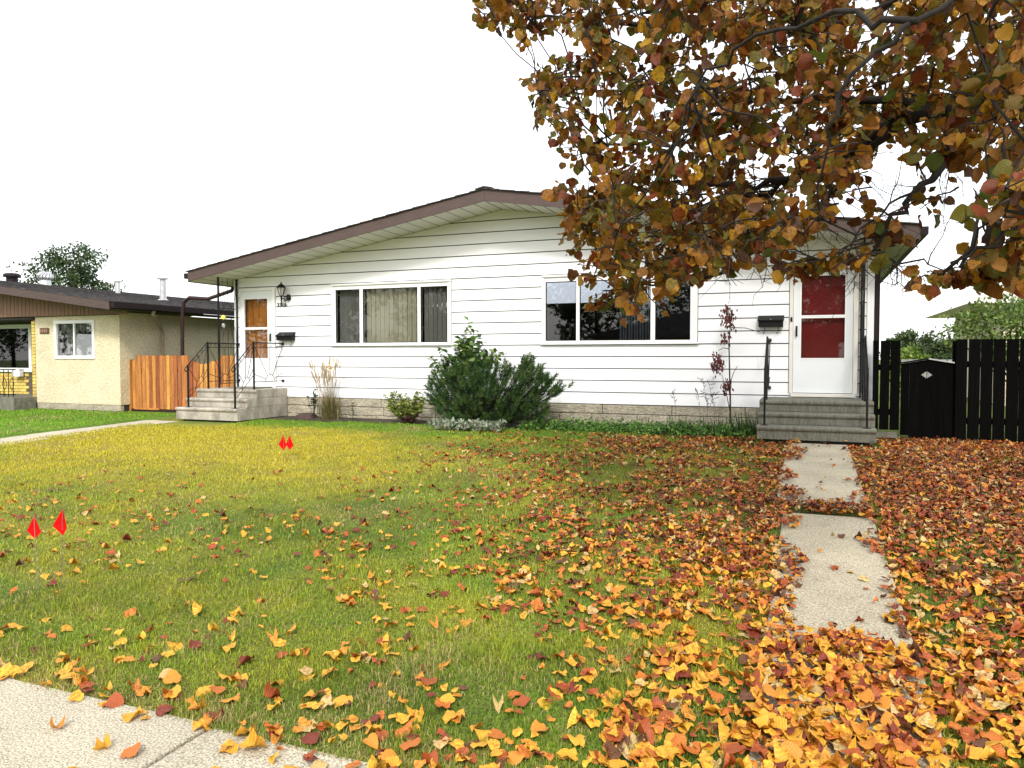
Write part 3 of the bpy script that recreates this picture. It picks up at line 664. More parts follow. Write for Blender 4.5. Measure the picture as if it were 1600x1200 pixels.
for i in range(6): x0 = nw[0]+.27+i*.03; b.box(x0,x0+.026,NY+.11+.01*(i % 2),NY+.114+.01*(i % 2),nw[2]+.05,nw[3]-.1)
b.build('curtain', mat('lace', (.6,.62,.6), .9, .1, 20), win)
MB().box(nlx+.1,ncx-.2,2.2,2.25,.51,2.6).build('room_wall', M['interior'], nh)
# plaque: its figures cannot be read in the photograph, so only worn pale strokes
pq = onY(70,517,NY); b = MB(); b.box(pq.x-.15,pq.x+.16,NY-.025,NY-.003,pq.z-.07,pq.z+.07); pl = b.build('address_plaque', M['plaque'], nh, bevel=.01)
for i in range(4): MB().box(pq.x-.11+i*.062,pq.x-.075+i*.062,NY-.032,NY-.026,pq.z-.035,pq.z+.035).build('worn_stroke', mat('worn', (.3,.2,.14), .8, .4, 60), pl)
# brick porch: recessed wall, returning strip of brick on the stucco edge
BW = .50
b = MB(); b.box(-12,-7.05,BW+.02,BW+.15,.4,1.20); b.box(-6.95,nlx-.14,BW+.02,BW+.15,.4,2.5); b.box(nlx-.12,nlx-.002,NY+.02,BW+.15,.51,2.5); b.build('mortar_bed', M['mortar'], nh)
bl, bh = .205, .068
row = 0; z = .55
cnt = 0
while z < 2.45:
    off = (row % 2)*(bl+.01)/2
    xx = -8.35+off
    while xx < nlx-.15:
        if xx+bl < -7.1 and z+bh < 1.20 or xx > -6.92:
            m_ = M['brick'] if z < 1.25 else M['brickshade']
            MB().box(xx,min(xx+bl,nlx-.14),BW,BW+.05,z,z+bh).build('brick', M['brick'], nh); cnt += 1
        xx += bl+.01
    MB().box(nlx-.115,nlx-.005,NY-.012,NY+.02,z,z+bh).build('brick', M['brick'], nh)
    z += bh+.012; row += 1
b = MB(); frame_rect(b,-12,-7.0,1.22,2.44,.10,BW-.04,BW+.1); w2 = b.build('picture_window', M['white'], nh, bevel=.005)
MB().box(-11.9,-7.1,BW+.02,BW+.025,1.32,2.34).build('pane', M['glassdark'], w2)
MB().box(-6.07,-5.93,BW-.35,BW-.25,.65,2.45).build('porch_post', M['white'], nh)
# roof and gable
def nz_(u): return 2.80+.13*(-2.5-u)
NE, NR = -2.5, -10.0; NF = -1.05
r_ = MB(); r_.hexa([(NR,NF+.03,nz_(NR)-.13),(NE,NF+.03,nz_(NE)-.13),(NE,11.6,nz_(NE)-.13),(NR,11.6,nz_(NR)-.13),(NR,NF+.03,nz_(NR)),(NE,NF+.03,nz_(NE)),(NE,11.6,nz_(NE)),(NR,11.6,nz_(NR))])
zl = nz_(NR); r_.hexa([(-18,NF+.03,nz_(-2)-.13),(NR,NF+.03,zl-.13),(NR,11.6,zl-.13),(-18,11.6,nz_(-2)-.13),(-18,NF+.03,nz_(-2)),(NR,NF+.03,zl),(NR,11.6,zl),(-18,11.6,nz_(-2))])
nroof = r_.build('roof', M['sheath'], nh)
for i in range(26):
    u0 = NE+.05-(NE+.05-NR)*i/26; u1 = NE+.05-(NE+.05-NR)*(i+1)/26-.01
    MB().hexa([(u1,NF-.01,nz_(u1)+.002),(u0,NF-.01,nz_(u0)+.002),(u0,11.65,nz_(u0)+.002),(u1,11.65,nz_(u1)+.002),(u1,NF-.01,nz_(u1)+.012),(u0,NF-.01,nz_(u0)+.022),(u0,11.65,nz_(u0)+.022),(u1,11.65,nz_(u1)+.012)]).build('shingle_course', M['shingle'], nroof)
MB().hexa([(NR,NF,nz_(NR)-.18),(NE,NF,nz_(NE)-.18),(NE,NF+.028,nz_(NE)-.18),(NR,NF+.028,nz_(NR)-.18),(NR,NF,nz_(NR)),(NE,NF,nz_(NE)),(NE,NF+.028,nz_(NE)),(NR,NF+.028,nz_(NR))]).build('fascia', M['fascia'], nh)
MB().box(NE-.02,NE+.11,NF+.02,11.6,nz_(NE)-.13,nz_(NE)-.01).build('gutter', M['gutter'], nh)
MB().box(ncx,NE-.03,NF+.04,11.5,nz_(NE)-.16,nz_(NE)-.135).build('eave_soffit', M['sheath'], nh)
x = -9.9
while x < ncx+.3:                                                  # upright gable boards
    x1 = x+.13; zt = nz_(x1)-.14; zb = 2.57
    if zt-zb > .02: MB().box(x,x1-.012,NY-.08,NY-.05,zb,zt).build('gable_board', M['batten'], nh)
    x = x1
MB().box(-9.9,ncx,NY-.045,NY-.002,2.56,2.62).build('gable_beam', M['sheath'], nh); MB().box(-9.9,nlx,NY-.04,BW+.1,2.50,2.55).build('porch_ceiling', M['sheath'], nh)
# side door and drain
pd = MB(); pd.box(ncx+.002,ncx+.03,3.5,4.5,.9,2.4); sdr = pd.build('side_door', mat('grey_door', (.10,.12,.14), .6, .1, 4), nh)
b = MB(); b.box(ncx+.002,ncx+.045,3.4,3.495,.9,2.45); b.box(ncx+.002,ncx+.045,4.505,4.6,.9,2.45); b.build('door_trim', M['white'], sdr)
MB().tube([(-2.45,.1,2.66),(-2.5,.12,2.58),(-2.95,.75,2.32),(-3.0,.85,2.2),(-3.0,.85,.5)], .04, 8).build('downspout', M['tanpipe'], nh)
# things on the neighbour roof
def roofpt(x, y): 
    P = at(x, y, 19.); return P
def on_roof(px, py, Y): p = onY(px, py, Y); return Vector((p.x, Y, nz_(p.x)+.02)) if p.x < NE else Vector((p.x,Y,2.8))
p = on_roof(71, 447, 3.0); b = MB(); b.lathe((p.x,p.y,p.z-.05), [(.16,0),(.15,.18)], 14); ve = b.build('turbine_vent', M['galv'], nh)
for k in range(16):
    th = 2*math.pi*k/16
    MB().tube([(p.x+rr*math.cos(th+d),p.y+rr*math.sin(th+d),p.z+zz) for rr, zz, d in ((.15,.13,0),(.205,.2,.1),(.20,.28,.2),(.12,.36,.35))], .018, 4).build('fin', M['galv'], ve)
MB().lathe((p.x,p.y,p.z+.12), [(.14,0),(.19,.08),(.18,.16),(.1,.24),(.02,.26)], 14).build('turbine_head', M['galv'], ve)
p = on_roof(19, 444, 3.0); b = MB(); b.lathe((p.x,p.y,p.z-.05), [(.16,0),(.16,.13),(.24,.14),(.24,.21),(.18,.25)], 16); b.build('roof_vent', M['gutter'], nh)
p = on_roof(184, 458, 4.0); b = MB(); b.lathe((p.x,p.y,p.z-.1), [(.07,0),(.07,.42),(.10,.44),(.10,.48)], 12); b.build('vent_pipe', M['galv'], nh)
p = on_roof(255, 474, 3.0); b = MB(); b.lathe((p.x,p.y,p.z-.1), [(.15,.1),(.09,.14),(.085,.62),(.08,.62),(.08,.68),(.16,.69),(.16,.72),(.02,.76)], 14); b.build('chimney_flue', M['galv'], nh)
p = onY(299, 478, 3.0); b = MB(); b.lathe((p.x+.1,p.y,2.8), [(.12,0),(.1,.12),(.05,.13),(.05,.2)], 10); b.build('roof_vent', M['gutter'], nh)
# neighbour landing, steps and railing
ns = empty('neighbour_steps', (-6.6,-.6,BASE), 'weathered concrete landing and steps at the neighbour porch', 'steps')
MB().box(-7.6,nlx+.02,-.88,NY-.02,.2,.655).build('landing', M['stepdark'], ns, bevel=.015); MB().box(-7.6,nlx-.16,NY-.019,BW-.02,.2,.655).build('porch_slab', M['stepdark'], ns)
MB().box(-7.6,-6.35,-1.16,-.885,.2,.52).build('step', M['step'], ns, bevel=.015); MB().box(-7.6,-6.55,-1.44,-1.165,.2,.40).build('step', M['step'], ns, bevel=.015)
nr = empty('neighbour_railing', (-6.3,-.8,.65), 'black scrolled iron railing on the neighbour landing', 'railing')
for x in np.arange(-7.5, -5.75, .16): MB().tube([(x,-.8,.66),(x,-.8,1.30)], .009, 4).build('baluster', M['iron'], nr)
for z in (1.31, .72): MB().tube([(-7.6,-.8,z),(-5.82,-.8,z)], .013, 4).build('rail', M['iron'], nr)
for x in (-7.1,-6.7,-6.2,-5.95):
    for s in (-1, 1): MB().tube([(x+s*.07*math.sin(t*1.0),-.8,.82+.30*t/math.pi) for t in np.linspace(0, math.pi, 8)], .007, 4).build('scroll', M['iron'], nr)
p = onY(29, 585, -.1); mb = empty('mailbox', (p.x,BW-.1,1.2), 'white wall mailbox under the neighbour picture window', 'mailbox')
p = onY(29, 583, BW-.08); MB().box(p.x-.14,p.x+.14,BW-.16,BW-.045,p.z-.09,p.z+.09).build('box', M['white'], mb, bevel=.01); MB().box(p.x-.155,p.x+.155,BW-.175,BW-.044,p.z+.092,p.z+.115).build('lid', M['white'], mb, bevel=.005)

# ================================================================== FENCES
cf = empty('cedar_fence', (-1.6,.0,BASE), 'orange brown cedar board fence with gate between the two houses', 'fence')
edges = [186.5,191.5]
x = -3.05; i = 0
while x < -.06:
    wd = random.uniform(.098,.118); xm = x+wd/2; px = 800  # heights follow the dips either side of the gate
    X = project(np.array([[xm,0.,1.2]]))[0][0]
    if X < 192: zt = 1.55
    elif X < 213: zt = 1.40+.14*math.sqrt(max(0,(X-192)/21))
    elif X < 294: zt = 1.635
    elif X < 340: zt = 1.44+.10*abs((X-318)/23)
    else: zt = 1.635
    zt += random.uniform(-.006,.006); y = random.uniform(-.014,.014); tl = random.uniform(-.006,.006)
    MB().hexa([(x,y,.42),(x+wd-.011,y,.42),(x+wd-.011,y+.02,.42),(x,y+.02,.42),(x+tl,y,zt),(x+wd-.011+tl,y,zt),(x+wd-.011+tl,y+.02,zt),(x+tl,y+.02,zt)]).build('board', M['cedar'], cf)
    x += wd; i += 1
for z in (.55,1.25): MB().box(-3.05,-.05,.03,.07,z,z+.09).build('rail', M['cedar'], cf)
MB().box(-3.06,-.05,-.02,.06,.34,.405).build('kick_board', M['brownpipe'], cf); MB().box(-3.15,-3.06,-.05,.04,.3,1.55).build('post', M['cedar'], cf); MB().box(-2.95,-2.2,-.045,-.012,.40,.44).build('sill_board', M['cedar'], cf)
bf = empty('black_fence', (13.9,-.3,BASE), 'black stained board fence right of the dark gate', 'fence')
FY = -.3
def bboards(root, x0, n, wd, gap, zt, zb):
    x = x0
    for i in range(n):
        t = random.uniform(-.006,.006); MB().hexa([(x,FY,zb),(x+wd,FY,zb),(x+wd,FY+.022,zb),(x,FY+.022,zb),(x+t,FY,zt),(x+wd+t,FY,zt),(x+wd+t,FY+.022,zt),(x+t,FY+.022,zt)]).build('board', M['blackwood'], root); x += wd+gap
    return x
xe = bboards(bf, 13.50, 16, .147, .012, 1.86, .33)
for z in (.62,1.45): MB().box(13.5,xe,FY+.024,FY+.06,z,z+.09).build('rail', M['blackwood'], bf)
MB().box(13.47,13.56,FY+.062,FY+.15,.3,1.84).build('post', M['blackwood'], bf)
bs = empty('black_fence', (12.6,-.3,BASE), 'short three board black fence between house and gate', 'fence')
bboards(bs, 12.40, 1, .08, .02, 1.85, .5); bboards(bs, 12.495, 2, .128, .014, 1.85, .5)
for z in (.72,1.4): MB().box(12.41,12.76,FY+.024,FY+.06,z,z+.09).build('rail', M['blackwood'], bs)
MB().box(12.42,12.72,FY-.25,FY-.03,.40,.47).build('ledge', M['stepdark'], bs)
gt = empty('black_gate', (13.13,-.3,BASE), 'black gate with shallow peaked top and small diamond opening', 'gate')
gx0, gx1, gp = 12.785, 13.475, 13.15
zg = lambda x: 1.575-.20*abs(x-gp)/.35*.35
dcx, dcz, dw, dh = 13.13, 1.335, .075, .055
n = 6
xs_ = [gx0+(gx1-gx0)*i/n for i in range(n+1)]
zg = lambda x: 1.565-.18*abs(x-gp)
def gate_board(a, b):
    # boards cut around the diamond
    pts_t = [(a, zg(a)), (b, zg(b))]
    if a < gp < b: pts_t = [(a, zg(a)), (gp, zg(gp)), (b, zg(b))]
    def dz(x): return max(0, dh*(1-abs(x-dcx)/dw))
    ks = sorted({a, b}|{v for v in (dcx-dw, dcx, dcx+dw) if a < v < b})
    zb = .36+(.08*max(0, (12.95-a)/.2) if a < 12.95 else 0)
    if any(dz(k) > 0 for k in ks) or a < dcx < b:
        up = [(k, dcz+dz(k)) for k in ks]+pts_t[::-1]; dn = [(a, zb), (b, zb)]+[(k, dcz-dz(k)) for k in ks[::-1]]
        m = MB()
        for pg in (up, dn): m.prism([(x,FY+.05,z) for x, z in pg], [(x,FY+.075,z) for x, z in pg])
    else: m = MB().prism([(x,FY+.05,z) for x, z in [(a,zb),(b,zb)]+pts_t[::-1]], [(x,FY+.075,z) for x, z in [(a,zb),(b,zb)]+pts_t[::-1]])
    m.build('board', M['blackwood'], gt)
for a, b in zip(xs_, xs_[1:]): gate_board(a+.0015, b-.0015)
for a, b in ((gx0-.01, gp), (gp, gx1+.01)):
    MB().hexa([(a,FY+.02,zg(a)+.003),(b,FY+.02,zg(b)+.003),(b,FY+.11,zg(b)+.003),(a,FY+.11,zg(a)+.003),(a,FY+.02,zg(a)+.022),(b,FY+.02,zg(b)+.022),(b,FY+.11,zg(b)+.022),(a,FY+.11,zg(a)+.022)]).build('cap', M['galv'] if a > 13 else M['blackwood'], gt)
MB().box(gx0+.05,gx1-.03,FY+.077,FY+.11,.6,.68).build('brace', M['blackwood'], gt)
# pale slatted fence seen through the diamond
pf = empty('pale_fence', (13.3,6,BASE), 'pale slatted fence glimpsed through the gate diamond', 'fence')
for i in range(9): MB().box(13.42+i*.13,13.53+i*.13,6,6.02,.35,1.55).build('slat', M['galv'], pf)

# ================================================================== TREES AND PLANTS
def wander(a, b, n, amp, sag=0):
    a, b = Vector(a), Vector(b); L = (b-a).length; pts = []
    for i in range(n+1):
        t = i/n; p = a.lerp(b, t); k = math.sin(math.pi*t)
        pts.append(p+Vector((random.uniform(-1,1),random.uniform(-1,1),random.uniform(-1,1)))*amp*L*(k if 0 < i < n else 0)+Vector((0,0,sag*L*k)))
    return pts
def clump_tree(name, base, h, rad, label, pal, nclump, leaves, ls, group=None, zlo=.25, shape=1.0, trunk_r=.12):
    base = Vector(base); root = empty(name, base, label, 'tree', group)
    tr = MB(); tr.tube(wander(base, base+Vector((0,0,h*.8)), 6, .02), trunk_r, 8, trunk_r*.25)
    C = []
    for i in range(nclump):
        for _ in range(50):
            d = Vector((random.gauss(0,1),random.gauss(0,1),random.gauss(0,1))).normalized()*random.uniform(.35,1)
            if d.z > -.7: break
        c = base+Vector((d.x*rad,d.y*rad,h*(zlo+(1-zlo)/2)+d.z*h*(1-zlo)/2*shape)); C.append(c)
        if i % 3 == 0: tr.tube(wander(base+Vector((0,0,h*random.uniform(.2,.6))), c, 4, .06), trunk_r*.3, 5, .01)
    tr.build('trunk', M['bark'], root, smooth=True)
    C = np.array(C); k = rng.integers(0, nclump, leaves); cr = rad*rng.uniform(.16,.34,nclump)
    D = rng.normal(size=(leaves,3)); D /= np.linalg.norm(D, axis=1, keepdims=True); D *= rng.uniform(.3,1,(leaves,1))**.5
    P = C[k]+D*cr[k][:,None]*np.array([1,1,.8])
    small_leaves('crown', P, rng.uniform(.7,1.3,leaves)*ls, pal, M['leaf'], root)
    return root
G1 = [(.035,.07,.022),(.05,.09,.028),(.02,.045,.018),(.07,.10,.03)]
# ash behind the neighbour's roof: upright sprays
p = onY(112, 480, 14.0)
clump_tree('ash_tree', (p.x,14,BASE), 7.0, 2.4, 'dark green leafy tree rising behind the neighbour roof', G1, 70, 9000, .15, zlo=.35, trunk_r=.16)
G2 = [(.16,.25,.03),(.22,.30,.05),(.11,.18,.03)]
p = onY(1428, 575, 12.0); clump_tree('lime_bush', (p.x-.1,12,BASE), onY(1428,540,12).z-BASE, .8, 'bright lime green bush behind the black gate', G2, 40, 5000, .10, zlo=.1, trunk_r=.05)
G3 = [(.05,.085,.025),(.035,.065,.022),(.07,.10,.03)]
for px, Y, h, rd, lb in ((1412,34,523,1.1,'distant rounded tree left of the pair above the gate'),(1436,38,519,1.6,'taller distant tree with dome crown above the gate peak'),(1480,36,527,1.35,'distant dark tree beside the right fence boards')):
    p = onY(px, 560, Y); clump_tree('distant_tree', (p.x,Y,BASE), onY(px,h,Y).z-BASE, rd, lb, G3, 60, 5200, .17, group='trees beyond the gate', zlo=.15)
G4 = [(.16,.25,.04),(.11,.19,.04),(.22,.30,.07),(.07,.12,.03)]
p = onY(1590, 600, 3.0); clump_tree('leafy_shrub', (p.x,3,BASE), 2.75, 1.05, 'yellow green leafy shrub rising over the black fence', G4, 60, 5200, .075, zlo=.25, trunk_r=.05)
# neighbour roof corner on the right
rh = empty('right_neighbour_house', (19.5,8,BASE), 'pale house corner with overhanging eave far right behind shrub', 'house')
p = onY(1512, 474, 9.0); MB().prism([(p.x,9,p.z),(p.x+7,9,p.z),(p.x+7,9,p.z+2.4),(p.x+1.6,9,p.z+1.0)], [(p.x,17,p.z),(p.x+7,17,p.z),(p.x+7,17,p.z+2.4),(p.x+1.6,17,p.z+1.0)]).build('roof', M['trim'], rh)
MB().box(p.x+.9,p.x+7,9.6,16.5,.3,p.z-.005).build('wall', M['stucco'], rh)

# ---- mugo pine
pine = empty('mugo_pine', (6.1,-.75,BASE), 'dark green spreading mugo pine under the two windows', 'shrub')
tips = []
PO = [(664,610),(672,585),(690,566),(715,556),(742,548),(768,552),(790,568),(806,570),(818,556),(834,562),(846,580),(862,592),(880,598),(878,612),(858,622),(862,640),(850,655),(690,655),(672,635)]
while len(tips) < 640:
    x, y = random.uniform(660,885), random.uniform(545,656); ok = False; n_ = len(PO)
    for k in range(n_):
        (x1, y1), (x2, y2) = PO[k], PO[(k+1) % n_]
        if (y1 > y) != (y2 > y) and x < (x2-x1)*(y-y1)/(y2-y1)+x1: ok = not ok
    if ok:
        bulge = math.sqrt(max(0, 1-((x-770)/125)**2))*min(1, (y-540)/50); tips.append(onY(x, y, -.62-.62*bulge*random.uniform(.2,1)**.5+random.uniform(0,.35)))
for (px, py) in ((893,600),(880,606),(868,588),(858,600),(826,556),(823,570),(848,572),(812,578),(842,588),(676,585),(672,600),(700,568),(872,612)):
    tips.append(onY(px, py, -.75+random.uniform(-.15,.15)))
st = MB(); NV, NT, NC = [], [], []; cnt = 0
for tp in tips:
    b0 = Vector((6.05+.35*(tp.x-6.05),-.75+.3*(tp.y+.75),BASE+.05+.25*(tp.z-BASE))); dr = (tp-b0).normalized(); dr = (dr+Vector((0,0,.55))).normalized()
    st.tube([b0, b0.lerp(tp,.55)-Vector((0,0,.05)), tp-dr*.05], .006, 4, .002, False)
    L = random.uniform(.13,.20); base = np.array(tp-dr*L*.7); d = np.array(dr); col = np.array(random.choice([(.030,.078,.016),(.045,.098,.018),(.020,.052,.013),(.068,.120,.022)]))
    for k in range(60):
        s = random.uniform(0,1); q_ = base+d*L*s; nd = rng.normal(size=3); nd -= nd@d*d; nd /= np.linalg.norm(nd); nd = nd+d*(.7+.6*s); nd /= np.linalg.norm(nd)
        sd_ = np.cross(nd, rng.normal(size=3)); sd_ /= np.linalg.norm(sd_); ln = random.uniform(.06,.10); wv = .0052
        NV += [q_-sd_*wv, q_+sd_*wv, q_+nd*ln]; NT.append((cnt,cnt+1,cnt+2)); cnt += 3; NC += [col*random.uniform(.75,1.25)]*3
st.build('branches', M['bark'], pine); arr_mesh('needles', NV, NT, M['needle'], np.array(NC), None, pine, False, 'stuff')

def stem_shrub(name, base, stems, label, pal, ls, per, narrow=.8, cat='shrub', smat='twig', droop=.0, sr=.006):
    """stems: list of tip points"""
    base = Vector(base); root = empty(name, base, label, cat); st = MB(); P, D = [], []
    for tp in stems:
        tp = Vector(tp); b0 = base+Vector((random.uniform(-.05,.05),random.uniform(-.05,.05),0)); pts = wander(b0, tp, 5, .03, .02)
        st.tube(pts, sr, 5, sr*.4, False)
        for k in range(per):
            t = random.uniform(.3,1)**.8; i = min(int(t*5), 4); q_ = pts[i].lerp(pts[i+1], t*5-i); a = random.uniform(0,6.28)
            P.append(tuple(q_)); D.append((math.cos(a),math.sin(a),.25-droop))
    st.build('stems', M[smat], root)
    P = np.array(P); small_leaves('leaves', P, rng.uniform(.7,1.3,len(P))*ls, pal, M['leaf'], root, narrow=narrow, D=np.array(D)); return root
# tall leafy shrub rising behind the pine
b0 = Vector((5.45,-.62,BASE+.2)); tp = [onY(x, y, -.7+random.uniform(-.15,.1)) for x, y in ((733,500),(722,522),(745,526),(730,512),(738,535),(752,540),(715,538),(728,550),(700,548),(690,543),(672,556),(776,546),(788,550),(765,550),(735,520),(742,515),(726,535),(745,545),(710,550),(755,535))]
stem_shrub('elder_shrub', b0, tp, 'tall bright leaved shrub growing up through the mugo pine', [(.08,.16,.03),(.05,.11,.025),(.14,.22,.04)], .135, 34, .8, droop=.3)
# yellow green shrub
YX = onY(636,640,-.6).x
tp = [(YX+random.uniform(-.46,.46),-.62+random.uniform(-.22,.22),BASE+random.uniform(.2,.60)) for _ in range(70)]
stem_shrub('small_spirea', (YX,-.6,BASE), tp, 'small yellow green shrub left of the mugo pine', [(.24,.30,.05),(.16,.22,.04),(.32,.36,.08),(.09,.12,.03)], .065, 30, .75)
CX = onY(640,655,-.8).x
tp = [(CX+random.uniform(-.18,.18),-.75+random.uniform(-.1,.1),BASE+random.uniform(.08,.22)) for _ in range(16)]
stem_shrub('coral_bells', (CX,-.75,BASE), tp, 'low dark red leaved plant at the foot of the yellow green shrub', [(.06,.02,.025),(.09,.03,.03),(.04,.03,.02)], .07, 12, 1.0, 'plant')
tp = [(2.18+random.uniform(-.22,.16),-.4+random.uniform(-.1,.1),BASE+random.uniform(.35,.62)) for _ in range(7)]
stem_shrub('dark_perennial', (2.25,-.4,BASE), tp, 'sparse dark leaved perennial beside the reed grass', [(.03,.05,.025),(.05,.07,.03)], .085, 9, .8, 'plant')
# conifer seedling
cs = empty('conifer_seedling', (3.22,-.45,BASE), 'tiny conifer seedling between reed grass and yellow shrub', 'seedling'); NV, NT, NC = [], [], []; cnt = 0
MB().tube([(3.22,-.45,BASE),(3.22,-.45,BASE+.36)], .008, 5, .003).build('stem', M['twig'], cs)
for lv in range(7):
    for k in range(7):
        a = random.uniform(0,6.28); z = BASE+.05+lv*.047; L = .21*(1-lv/7.5); 
        for s in np.linspace(.1,1,9):
            for sg in (-1,1):
                q_ = np.array((3.22+L*s*math.cos(a),-.45+L*s*math.sin(a),z+.02*s)); t_ = q_+np.array((math.cos(a+sg*.8)*.028,math.sin(a+sg*.8)*.028,.012)); sdv = np.array((-math.sin(a),math.cos(a),0))*.004
                NV += [q_-sdv,q_+sdv,t_]; NT.append((cnt,cnt+1,cnt+2)); cnt += 3; NC += [np.array((.05,.075,.03))*random.uniform(.7,1.3)]*3
arr_mesh('needles', NV, NT, M['needle'], np.array(NC), None, cs, False)
def blades(name, root, n, c, spread, h, wd, cols, m, curve=.4, cone=.5, kind=None):
    V, T, C = [], [], []; k = 0
    for i in range(n):
        a = random.uniform(0,6.28); b = np.array((c[0]+random.gauss(0,spread[0]),c[1]+random.gauss(0,spread[1]),c[2])); hh = h*random.uniform(.55,1.1); ln = abs(random.gauss(0,cone)); d = np.array((math.cos(a),math.sin(a),0)); s = np.array((-math.sin(a),math.cos(a),0))*wd*random.uniform(.7,1.2)
        col = np.array(random.choice(cols))*random.uniform(.75,1.25)
        for j, t in enumerate((0,.35,.7,1)):
            q_ = b+d*hh*ln*(t+curve*t*t)*.6+np.array((0,0,hh*(t-curve*ln*t*t*.8))); w_ = (1,.9,.6,.05)[j]
            V += [q_-s*w_,q_+s*w_]; C += [col]*2
        for j in range(3): a0 = k+2*j; T += [(a0,a0+1,a0+3),(a0,a0+3,a0+2)]
        k += 8
    return arr_mesh(name, V, T, m, np.array(C), None, root, True, kind)
rg = empty('reed_grass', (2.68,-.45,BASE), 'clump of reed grass with tall dry plumes against the siding', 'grass clump')
blades('blades', rg, 330, (2.68,-.45,BASE), (.09,.07), .62, .005, [(.12,.12,.03),(.08,.09,.025),(.16,.14,.05)], M['grass'], .5, .35)
st = MB(); pv = []
for i in range(46):
    b0 = Vector((2.68+random.gauss(0,.08),-.45+random.gauss(0,.05),BASE)); e = b0+Vector((random.gauss(-.06,.20),random.gauss(0,.08),random.uniform(.85,1.28))); st.tube([b0,b0.lerp(e,.5)+Vector((0,0,.02)),e], .003, 4, .002, False)
    d = (e-b0).normalized()
    pv.append((e-d*.22,e,.010)); 
st.build('stalks', M['reedstem'], rg); pb = MB()
for a, b, r0 in pv: pb.tube([a,a.lerp(b,.3),a.lerp(b,.7),b], [r0*.4,r0,r0*.8,.001], 5, None, False)
pb.build('plumes', M['reedstem'], rg)
p = onY(516, 572, -.45); small_leaves('yellow_leaf', np.array([tuple(p+Vector((random.gauss(0,.08),0,random.gauss(0,.06)))) for _ in range(16)]), np.full(16,.07), [(.6,.42,.03)], M['leaf'], rg)
rk = MB(); rk.lathe((2.05,-.35,BASE-.02), [(.24,0),(.25,.04),(.2,.10),(.12,.13),(.02,.14)], 11); tag(rk.build('garden_stone', M['stone'], bevel=.01), 'dark reddish stone at the foundation by the left landing', 'stone')
# silver lambs ear
le = empty('lambs_ear', (6.1,-1.45,BASE), 'silvery leaved low plants edging the bed below the pine', 'plant'); n = 620
P = np.stack([rng.uniform(5.45,6.75,n),-1.38+rng.normal(0,.10,n),BASE+rng.uniform(.0,.14,n)],1); D = rng.normal(size=(n,3)); D[:,2] = abs(D[:,2])+.6
small_leaves('leaves', P, rng.uniform(.06,.11,n), [(.28,.32,.24),(.20,.24,.16),(.36,.38,.30),(.10,.14,.07)], M['leaf'], le, narrow=.7, D=D)
# green cover along the foundation
gc = empty('ground_cover', (8.6,-.8,BASE), 'bright green low cover along the foundation under the right window', 'plant'); n = 5200
xg = rng.uniform(6.9,10.72,n); P = np.stack([xg,-.72-.10*np.sin(xg*1.3)+rng.normal(0,.19,n),BASE+abs(rng.normal(0,.07,n))+.02],1)
small_leaves('leaves', P, rng.uniform(.035,.075,n), [(.11,.25,.035),(.08,.19,.03),(.17,.30,.05),(.05,.11,.025)], M['leaf'], gc, narrow=.9, kind='stuff')
for i, (x, y, s, lb) in enumerate(((9.55,-.72,.2,'dark green daylily clump left of the red leaved sapling'),(10.15,-.78,.22,'dark green daylily clump at the foot of the red leaved sapling'),(10.6,-.85,.13,'arching daylily clump touching the right steps'))):
    dl = empty('daylily', (x,y,BASE), lb, 'plant', 'daylilies along the bed'); blades('blades', dl, 260 if i < 2 else 110, (x,y,BASE), (s,s*.5), .34 if i < 2 else .5, .009, [(.045,.11,.026),(.065,.14,.03),(.03,.07,.02)], M['grass'], .9, .8)
# burgundy sapling
sp = empty('red_sapling', (10.22,-.42,BASE), 'thin sapling with drooping burgundy leaves left of the steps', 'sapling')
def yv(px, py): return onY(px, py, -.42)
tr = MB(); main = [yv(1141,662),yv(1141,620),yv(1140,580),yv(1139,540),yv(1141,510),yv(1138,480)]; tr.tube(main, .016, 6, .006)
for a, b in (((1141,620),(1133,590)),((1140,600),(1152,572)),((1139,545),(1122,548)),((1140,640),(1128,585)),((1141,512),(1188,519))): tr.tube([yv(*a), yv((a[0]+b[0])/2,(a[1]+b[1])/2-3), yv(*b)], .008, 5, .004)
tr.build('stem', M['twig'], sp); P = []
for cx_, cy_, sx, sy, n in ((1138,496,10,18,120),(1121,565,9,15,130),(1136,600,7,10,60),(1133,525,6,8,30)):
    for _ in range(n): v = yv(cx_+random.gauss(0,sx*.55), cy_+random.gauss(0,sy*.55)); P.append((v.x,v.y+random.gauss(0,.07),v.z))
small_leaves('leaves', np.array(P), rng.uniform(.05,.085,len(P)), [(.13,.022,.024),(.09,.02,.02),(.20,.06,.05),(.07,.025,.02)], M['leaf'], sp, narrow=.8, D=np.tile(np.array([0,0,-1.]),(len(P),1)))
dsw = empty('dry_weed', (9.7,-.5,BASE), 'bare dry seed stalks left of the red leaved sapling', 'weed'); b = MB()
for px, py in ((1098,590),(1090,610),(1108,600),(1112,612),(1052,610),(1102,618)):
    e = onY(px,py,-.5); s0 = Vector((e.x+random.uniform(.02,.15),-.5,BASE)); b.tube([s0,s0.lerp(e,.6)+Vector((.02,0,0)),e], .004, 4, .002, False)
    for k in range(9): q_ = s0.lerp(e, random.uniform(.65,1)); b.tube([q_, q_+Vector((random.gauss(0,.05),random.gauss(0,.03),random.uniform(.01,.07)))], .003, 4, .005, False)
b.build('stalks', M['twig'], dsw)

